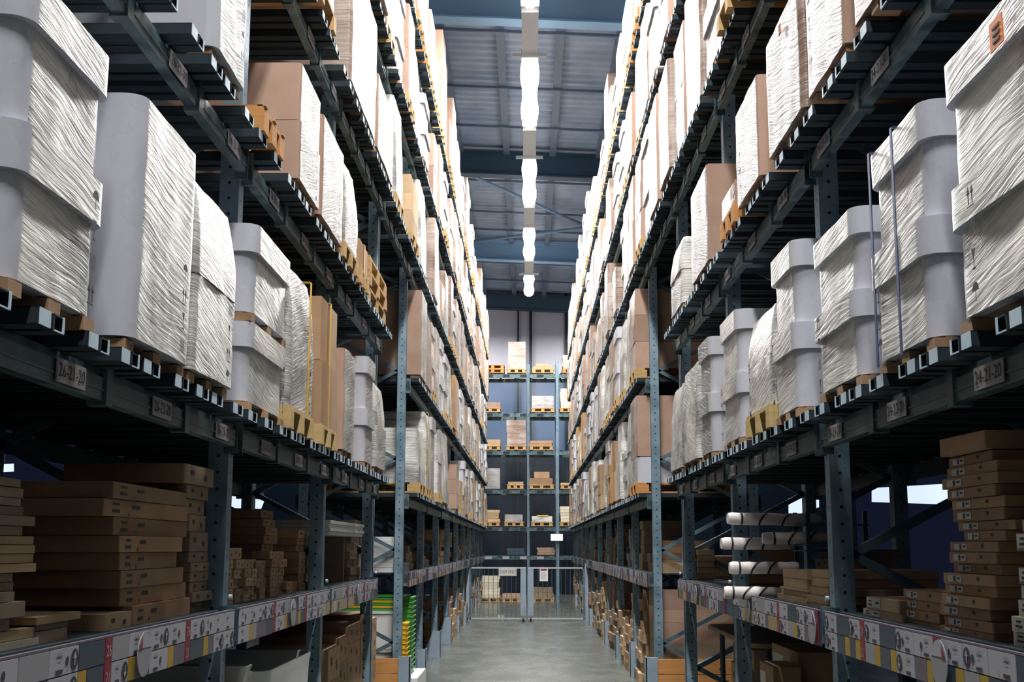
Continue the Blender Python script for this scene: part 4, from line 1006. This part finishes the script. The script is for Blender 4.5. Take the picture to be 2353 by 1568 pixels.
# neighbouring aisles glimpsed under the racks
def tubes(px1, py1, px2, py2, X, label):
    a = onX(px1, py1, X); b = onX(px2, py2, X); t = thing('tube_light', label, 'lamp', (X, a[0], a[1]), 'tube lights glimpsed under the racking')
    m = MB(); m.tube((X, a[0], a[1]), (X, b[0], b[1]), 0.03, 'tube', 8); m.build('tube', t, (X, a[0], a[1]))
    m = MB(); m.prism((X, a[0], a[1]+0.06), (X, b[0], b[1]+0.06), 0.12, 0.05, 'fixt'); m.build('housing', t, (X, a[0], a[1]))
    m = MB()
    for q in (a, b): m.tube((X, q[0], q[1]+0.08), (X, q[0], roof_z(X)+0.53), 0.012, 'fixt', 6)
    m.build('hanger', t, (X, a[0], a[1]))
tubes(95, 1039, 205, 1058, -6.0, 'thin glowing tube light seen through the nearest left bay')
tubes(2007, 1108, 2172, 1078, 6.0, 'thin glowing tube light seen through the nearest right bay')
tubes(540, 1128, 600, 1142, -6.0, 'thin glowing tube light seen through the second left bay')
def panel(pts, X, label):  # glow stands for distant lit areas, not a lamp
    m = MB(); P = [onX(x, y, X) for x, y in pts]; m.poly([(X, a, b) for a, b in P], 'screen'); m.poly([(X+0.05*(1 if X > 0 else -1), a, b) for a, b in P], 'fixt')
    for i in range(len(P)):
        j = (i+1) % len(P); m.poly([(X, *P[i]), (X, *P[j]), (X+0.05*(1 if X > 0 else -1), *P[j]), (X+0.05*(1 if X > 0 else -1), *P[i])], 'fixt')
    q = P[0]; zt_ = max(p[1] for p in P); ym_ = sum(p[0] for p in P)/len(P); m.tube((X+0.02*(1 if X > 0 else -1), ym_, zt_-0.02), (X+0.02*(1 if X > 0 else -1), ym_, roof_z(X)+0.74), 0.012, 'fixt', 6)
    o = m.build('lit_area_patch', None, (X, *P[0])); tag(o, label, 'glowing panel')
panel([(2003, 1122), (2180, 1112), (2180, 1160), (2003, 1154)], 7.0, 'glowing panel standing for the lit next aisle behind the nearest right bay')
panel([(1812, 1146), (1882, 1138), (1882, 1166), (1812, 1190)], 7.0, 'glowing panel standing for a lit area behind the second right bay')
panel([(-10, 1068), (32, 1066), (32, 1084), (-10, 1086)], -7.0, 'glowing panel standing for a lit area seen at the far left picture edge')
panel([(530, 1140), (608, 1150), (600, 1170), (530, 1168)], -7.0, 'pale glowing panel standing for a lit area behind the second left bay')
# curved pipe behind the second right bay
m = MB(); X = 3.2
pp = [onX(1728, 1120, X), onX(1728, 1158, X), onX(1734, 1166, X), onX(1752, 1167, X)]
for a, b in zip(pp, pp[1:]): m.tube((X, *a), (X, *b), 0.022, 'pwhite', 10)
m.tube((X, *pp[0]), (X, pp[0][0], roof_z(X)+0.74), 0.022, 'pwhite', 10)
o = m.build('bent_pipe', None, (X, *pp[0])); tag(o, 'white bent pipe hanging behind the second right bay', 'pipe')
# ------------------------------------------------------------------ rack across the far end, gate, signs
YR = 37.9
BZ = [SHELF0-0.1, 2.10, 3.22, 4.40, 5.56, 6.77]
t = thing('end_rack', 'blue-grey steel rack standing across the far end of the aisle', 'rack', (0, YR, 0))
for x, y in ((0.90, YR), (-1.9, YR), (3.6, YR), (0.02, YR+1.1), (0.90, YR+1.1), (-1.9, YR+1.1)):
    o = post(t, x, y-YR); o.location = (x, y-YR, 0)
for i, z in enumerate(BZ):
    for yy in (0, 1.1):
        m = MB(); m.box(-1.9, 0.85, YR+yy-0.02, YR+yy+0.02, z, z+0.12, 'beam'); m.box(0.95, 3.6, YR+yy-0.02, YR+yy+0.02, z, z+0.12, 'beam'); m.build('beam', t, (0, YR, 0))
    m = MB()
    for j in range(12): x = -1.8+j*0.47; m.box(x-0.03, x+0.03, YR-0.05, YR+1.15, z+0.12, z+0.15, 'bar')
    m.build('crossbars' if False else 'deck_grid', t, (0, YR, 0))
    m = MB()
    for j in range(10):
        x = -1.7+j*0.52
        if abs(x-0.9) > 0.1: m.box(x-0.1, x+0.1, YR-0.032, YR-0.024, z+0.02, z+0.10, 'tagw' if i == 0 else 'bar')
    m.build('tag_row', t, (0, YR, 0))
def bp(px, py): return onY(px, py, YR)
def crop8(a, b, c, d_): return (1030+a/2.0108, 680+c/2.0108, 1030+b/2.0108, 680+d_/2.0108)
BL = [ # level index, left, right, top, kind, tiers, pallet kind, label
 (5, 155, 255, 333, 'none', 0, 'woodo', 'empty wooden pallets at the left of the end rack, top level'),
 (5, 275, 355, 210, 'brownp', 2, 'wood', 'tall pinkish wrapped load standing highest on the end rack'),
 (5, 390, 484, 312, 'cardy', 2, 'wood', 'low tan cartons on the top level of the end rack'),
 (5, 530, 600, 270, 'cream', 6, 'woodo', 'cream layered pack stack at the right, end rack top level'),
 (4, 150, 238, 490, 'cardp', 1, 'wood', 'low brown load at left, fourth level up the end rack'),
 (4, 387, 487, 461, 'filmw', 1, 'wood', 'white wrapped low load, fourth level up the end rack'),
 (4, 518, 600, 425, 'cream', 6, 'wood', 'cream layered pack stack, fourth level up the end rack'),
 (3, 150, 238, 663, 'cardy', 1, 'wood', 'wide low tan carton, third level up the end rack'),
 (3, 270, 358, 573, 'brownp', 2, 'wood', 'tall wrapped brown load, third level up the end rack'),
 (3, 378, 482, 668, 'card', 2, 'wood', 'flat brown cartons, third level up the end rack'),
 (2, 145, 236, 795, 'whiteb', 1, None, 'square white wrapped block, second level up the end rack'),
 (2, 275, 345, 858, 'cardy', 1, 'wood', 'small flat tan load, second level up the end rack'),
 (2, 378, 485, 812, 'card', 2, 'wood', 'stepped brown cartons, second level up the end rack'),
 (2, 522, 600, 870, 'cardy', 1, 'wood', 'flat tan load at right, second level up the end rack'),
 (1, 153, 235, 988, 'cardy', 4, 'wood', 'four-layer tan carton load at left, first end rack level'),
 (1, 262, 345, 1010, 'whiteb', 1, 'wood', 'white wrapped low load, first level of the end rack'),
 (1, 386, 480, 1018, 'filmg', 1, 'wood', 'grey wrapped load with yellow top, first end rack level'),
 (1, 518, 600, 972, 'cream', 5, 'wood', 'cream layered pack stack, first level of the end rack'),
 (0, 270, 352, 1166, 'tagd', 2, None, 'dark carton pile on the end rack lower shelf'),
 (0, 412, 493, 1163, 'cardp', 3, None, 'brown cartons on the end rack lower shelf'),
 (-1, 145, 235, 1296, 'cream', 7, 'wood', 'cream and brown banded stack on the floor beyond the gate'),
 (-1, 250, 332, 1380, 'cardp', 1, 'wood', 'low brown load with white top beyond the gate'),
 (-1, 390, 486, 1350, 'cardd', 2, 'wood', 'grey-brown cartons on the floor beyond the gate')]
for (li, a, b, c, kd, ti, pk, lb) in BL:
    x0, yy0, x1, yy1 = crop8(a, b, c, c); X0, Z0 = onY(x0, yy0, YR-0.1); X1, _ = onY(x1, yy0, YR-0.1)
    zb = (BZ[li]+0.15) if li >= 0 else 0.0
    org = ((X0+X1)/2, YR+0.45, zb); t = thing('end_rack_load', lb, 'pallet load', org, 'loads on the end rack'); z = zb; yb0, yb1 = YR-0.06, YR+1.0
    if pk:
        for r_ in range(2 if kd == 'none' else 1):
            m = MB()
            for xx in (X0+0.04, (X0+X1)/2, X1-0.04): m.box(xx-0.05, xx+0.05, yb0, yb1, z, z+0.10, pk)
            m.box(X0-0.03, X1+0.03, yb0-0.01, yb1, z+0.10, z+0.125, pk); m.box(X0-0.03, X1+0.03, yb0-0.01, yb0+0.1, z, z+0.018, pk); m.build('pallet', t, org); z += 0.128
    if kd == 'none': continue
    rnd = random.Random(a); H = max(0.06, Z0-z)
    for i in range(ti):
        dx = rnd.uniform(-0.02, 0.02); q = MB(); sh = 0.12 if (c in (812, 312) and i == ti-1) else 0
        k_ = KINDS[kd]['kn'] if kd in KINDS else kd; k2 = KINDS[kd]['ka'] if kd in KINDS else kd
        if kd in ('whiteb', 'filmg', 'filmw', 'brownp'): k_ = k2
        q.box(X0+dx+sh, X1+dx-sh, yb0+0.02+0.02*i, yb1-0.05, z+H*i/ti, z+H*(i+1)/ti-0.006, k_); q.build('carton' if kd not in ('filmg', 'filmw') else 'wrapped_body', t, org)
    if lb.endswith('yellow top, first end rack level'):
        q = MB(); q.box(X0+0.15, X0+0.5, yb0, yb1-0.4, z+H, z+H+0.03, 'yelp'); q.build('yellow_cover', t, org)
# bright small screen on the end rack post
x0, z0 = onY(1266, 1228, YR-0.3); x1, z1 = onY(1293, 1243, YR-0.3)
t = thing('lit_sign', 'small bright blue-white lit sign on the end rack post', 'sign', ((x0+x1)/2, YR-0.3, z1))
m = MB(); m.box(x0-0.01, x1+0.01, YR-0.29, YR-0.22, z1-0.01, z0+0.01, 'fixt'); m.build('case', t, ((x0+x1)/2, YR-0.3, z1))
m = MB(); m.box(x0, x1, YR-0.30, YR-0.29, z1, z0, 'screen'); m.build('screen', t, ((x0+x1)/2, YR-0.3, z1))
m = MB(); m.prism(((x0+x1)/2, YR-0.22, (z0+z1)/2), ((x0+x1)/2, YR-0.05, (z0+z1)/2), 0.04, 0.04, 'fixt'); m.build('bracket', t, ((x0+x1)/2, YR-0.3, z1))
# gate
YG = 28.1
def gx(px): return onY(px, 1340, YG)[0]
def gz(py): return onY(1213, py, YG)[1]
zt, zb_ = gz(1304), gz(1424)
for i, (a, b, wide, lb) in enumerate(((1081, 1209, 'r', 'left leaf of the grey metal aisle gate with STAFF ONLY sign'), (1213, 1342, 'l', 'right leaf of the grey metal aisle gate with white notice'))):
    xa, xb = gx(a), gx(b); org = (xa if i == 0 else xb, YG, zb_); t = thing('gate_leaf', lb, 'gate', org, 'two leaves of the aisle gate')
    m = MB(); m.box(xa, xb, YG-0.02, YG+0.02, zt-0.035, zt, 'bolt'); m.box(xa, xb, YG-0.02, YG+0.02, zb_, zb_+0.035, 'bolt')
    e = xa if i == 0 else xb; m.box(e-0.02, e+0.02, YG-0.02, YG+0.02, zb_, zt, 'steel'); m.build('frame', t, org)
    w0, w1 = (gx(1196), gx(1209)) if i == 0 else (gx(1213), gx(1226))
    m = MB(); m.box(w0, w1, YG-0.035, YG+0.035, zb_+0.08, zt-0.03, 'guard'); m.build('wide_post', t, org)
    m = MB(); lo, hi = (xa, w0) if i == 0 else (w1, xb); n_ = 11
    for j in range(1, n_): x = lo+(hi-lo)*j/n_; m.tube((x, YG, zb_+0.03), (x, YG, zt-0.03), 0.006, 'steel', 6)
    m.build('bar_infill', t, org)
    m = MB(); xc = (w0+w1)/2; m.tube((xc-0.02, YG, 0.05), (xc+0.02, YG, 0.05), 0.05, 'blk', 16); m.box(xc-0.015, xc+0.015, YG-0.02, YG+0.02, 0.05, zb_+0.1, 'fixt'); m.build('castor', t, org)
for i, (px, lb) in enumerate(((1075, 'left grey steel gate post beside the left racking'), (1348, 'right grey steel gate post beside the right racking'))):
    x = gx(px); m = MB(); m.box(x-0.035, x+0.035, YG-0.05, YG+0.05, 0, zt+0.08, 'guard'); m.box(x-0.05, x+0.05, YG-0.09, YG+0.09, 0, 0.015, 'guard'); o = m.build('gate_post', None, (x, YG, 0)); tag(o, lb, 'post')
t = thing('staff_only_sign', 'white STAFF ONLY sign hanging on the left gate leaf', 'sign', ((gx(1146)+gx(1187))/2, YG-0.03, gz(1324)))
org = tuple(t.location); m = MB(); m.box(gx(1146), gx(1187), YG-0.04, YG-0.03, gz(1324), gz(1306), 'sticker')
xc, zc = (gx(1146)+gx(1187))/2, (gz(1324)+gz(1306))/2
add_text(m, 'STAFF ONLY', 0.105, lambda a, b: (xc+a, YG-0.0412, zc+b), 'dark', 0.62); m.build('sign_board', t, org)
t = thing('gate_notice', 'white notice with red heading on the right gate leaf', 'sign', ((gx(1240)+gx(1259))/2, YG-0.03, gz(1336)))
org = tuple(t.location); m = MB(); m.box(gx(1240), gx(1259), YG-0.04, YG-0.03, gz(1336), gz(1307), 'pwhite'); m.box(gx(1242), gx(1257), YG-0.042, YG-0.04, gz(1312), gz(1308), 'tagr')
for j in range(5): m.box(gx(1243), gx(1253+j % 3), YG-0.0415, YG-0.04, gz(1317.5+j*3), gz(1316.6+j*3), 'tagg')
m.build('notice_board', t, org)
for i, (px, r_) in enumerate(((1145, 0.035), (1154, 0.032))):
    x, y = onY(px, 1415, 29.2)[0], 29.2; m = MB(); m.tube((x, y, 0), (x, y, 0.07), r_, 'pwhite', 14); o = m.build('white_cup', None, (x, y, 0)); tag(o, ['white cup on the floor just beyond the gate, left one', 'white cup on the floor just beyond the gate, right one'][i], 'cup')
# bolts where beams hook on the posts
for s in (-1, 1):
    for k in (0, 1, 2):
        for z in (SHELF0-0.15, 1.40): 
            m = MB(); y = YP(k)-0.01; m.tube((s*(A-0.03), y, z), (s*(A-0.045), y, z), 0.012, 'bolt', 10); o = m.build('bolt', RB[(s, k)] if k < 2 else RB[(s, 1)], tuple(RB[(s, k if k < 2 else 1)].location))
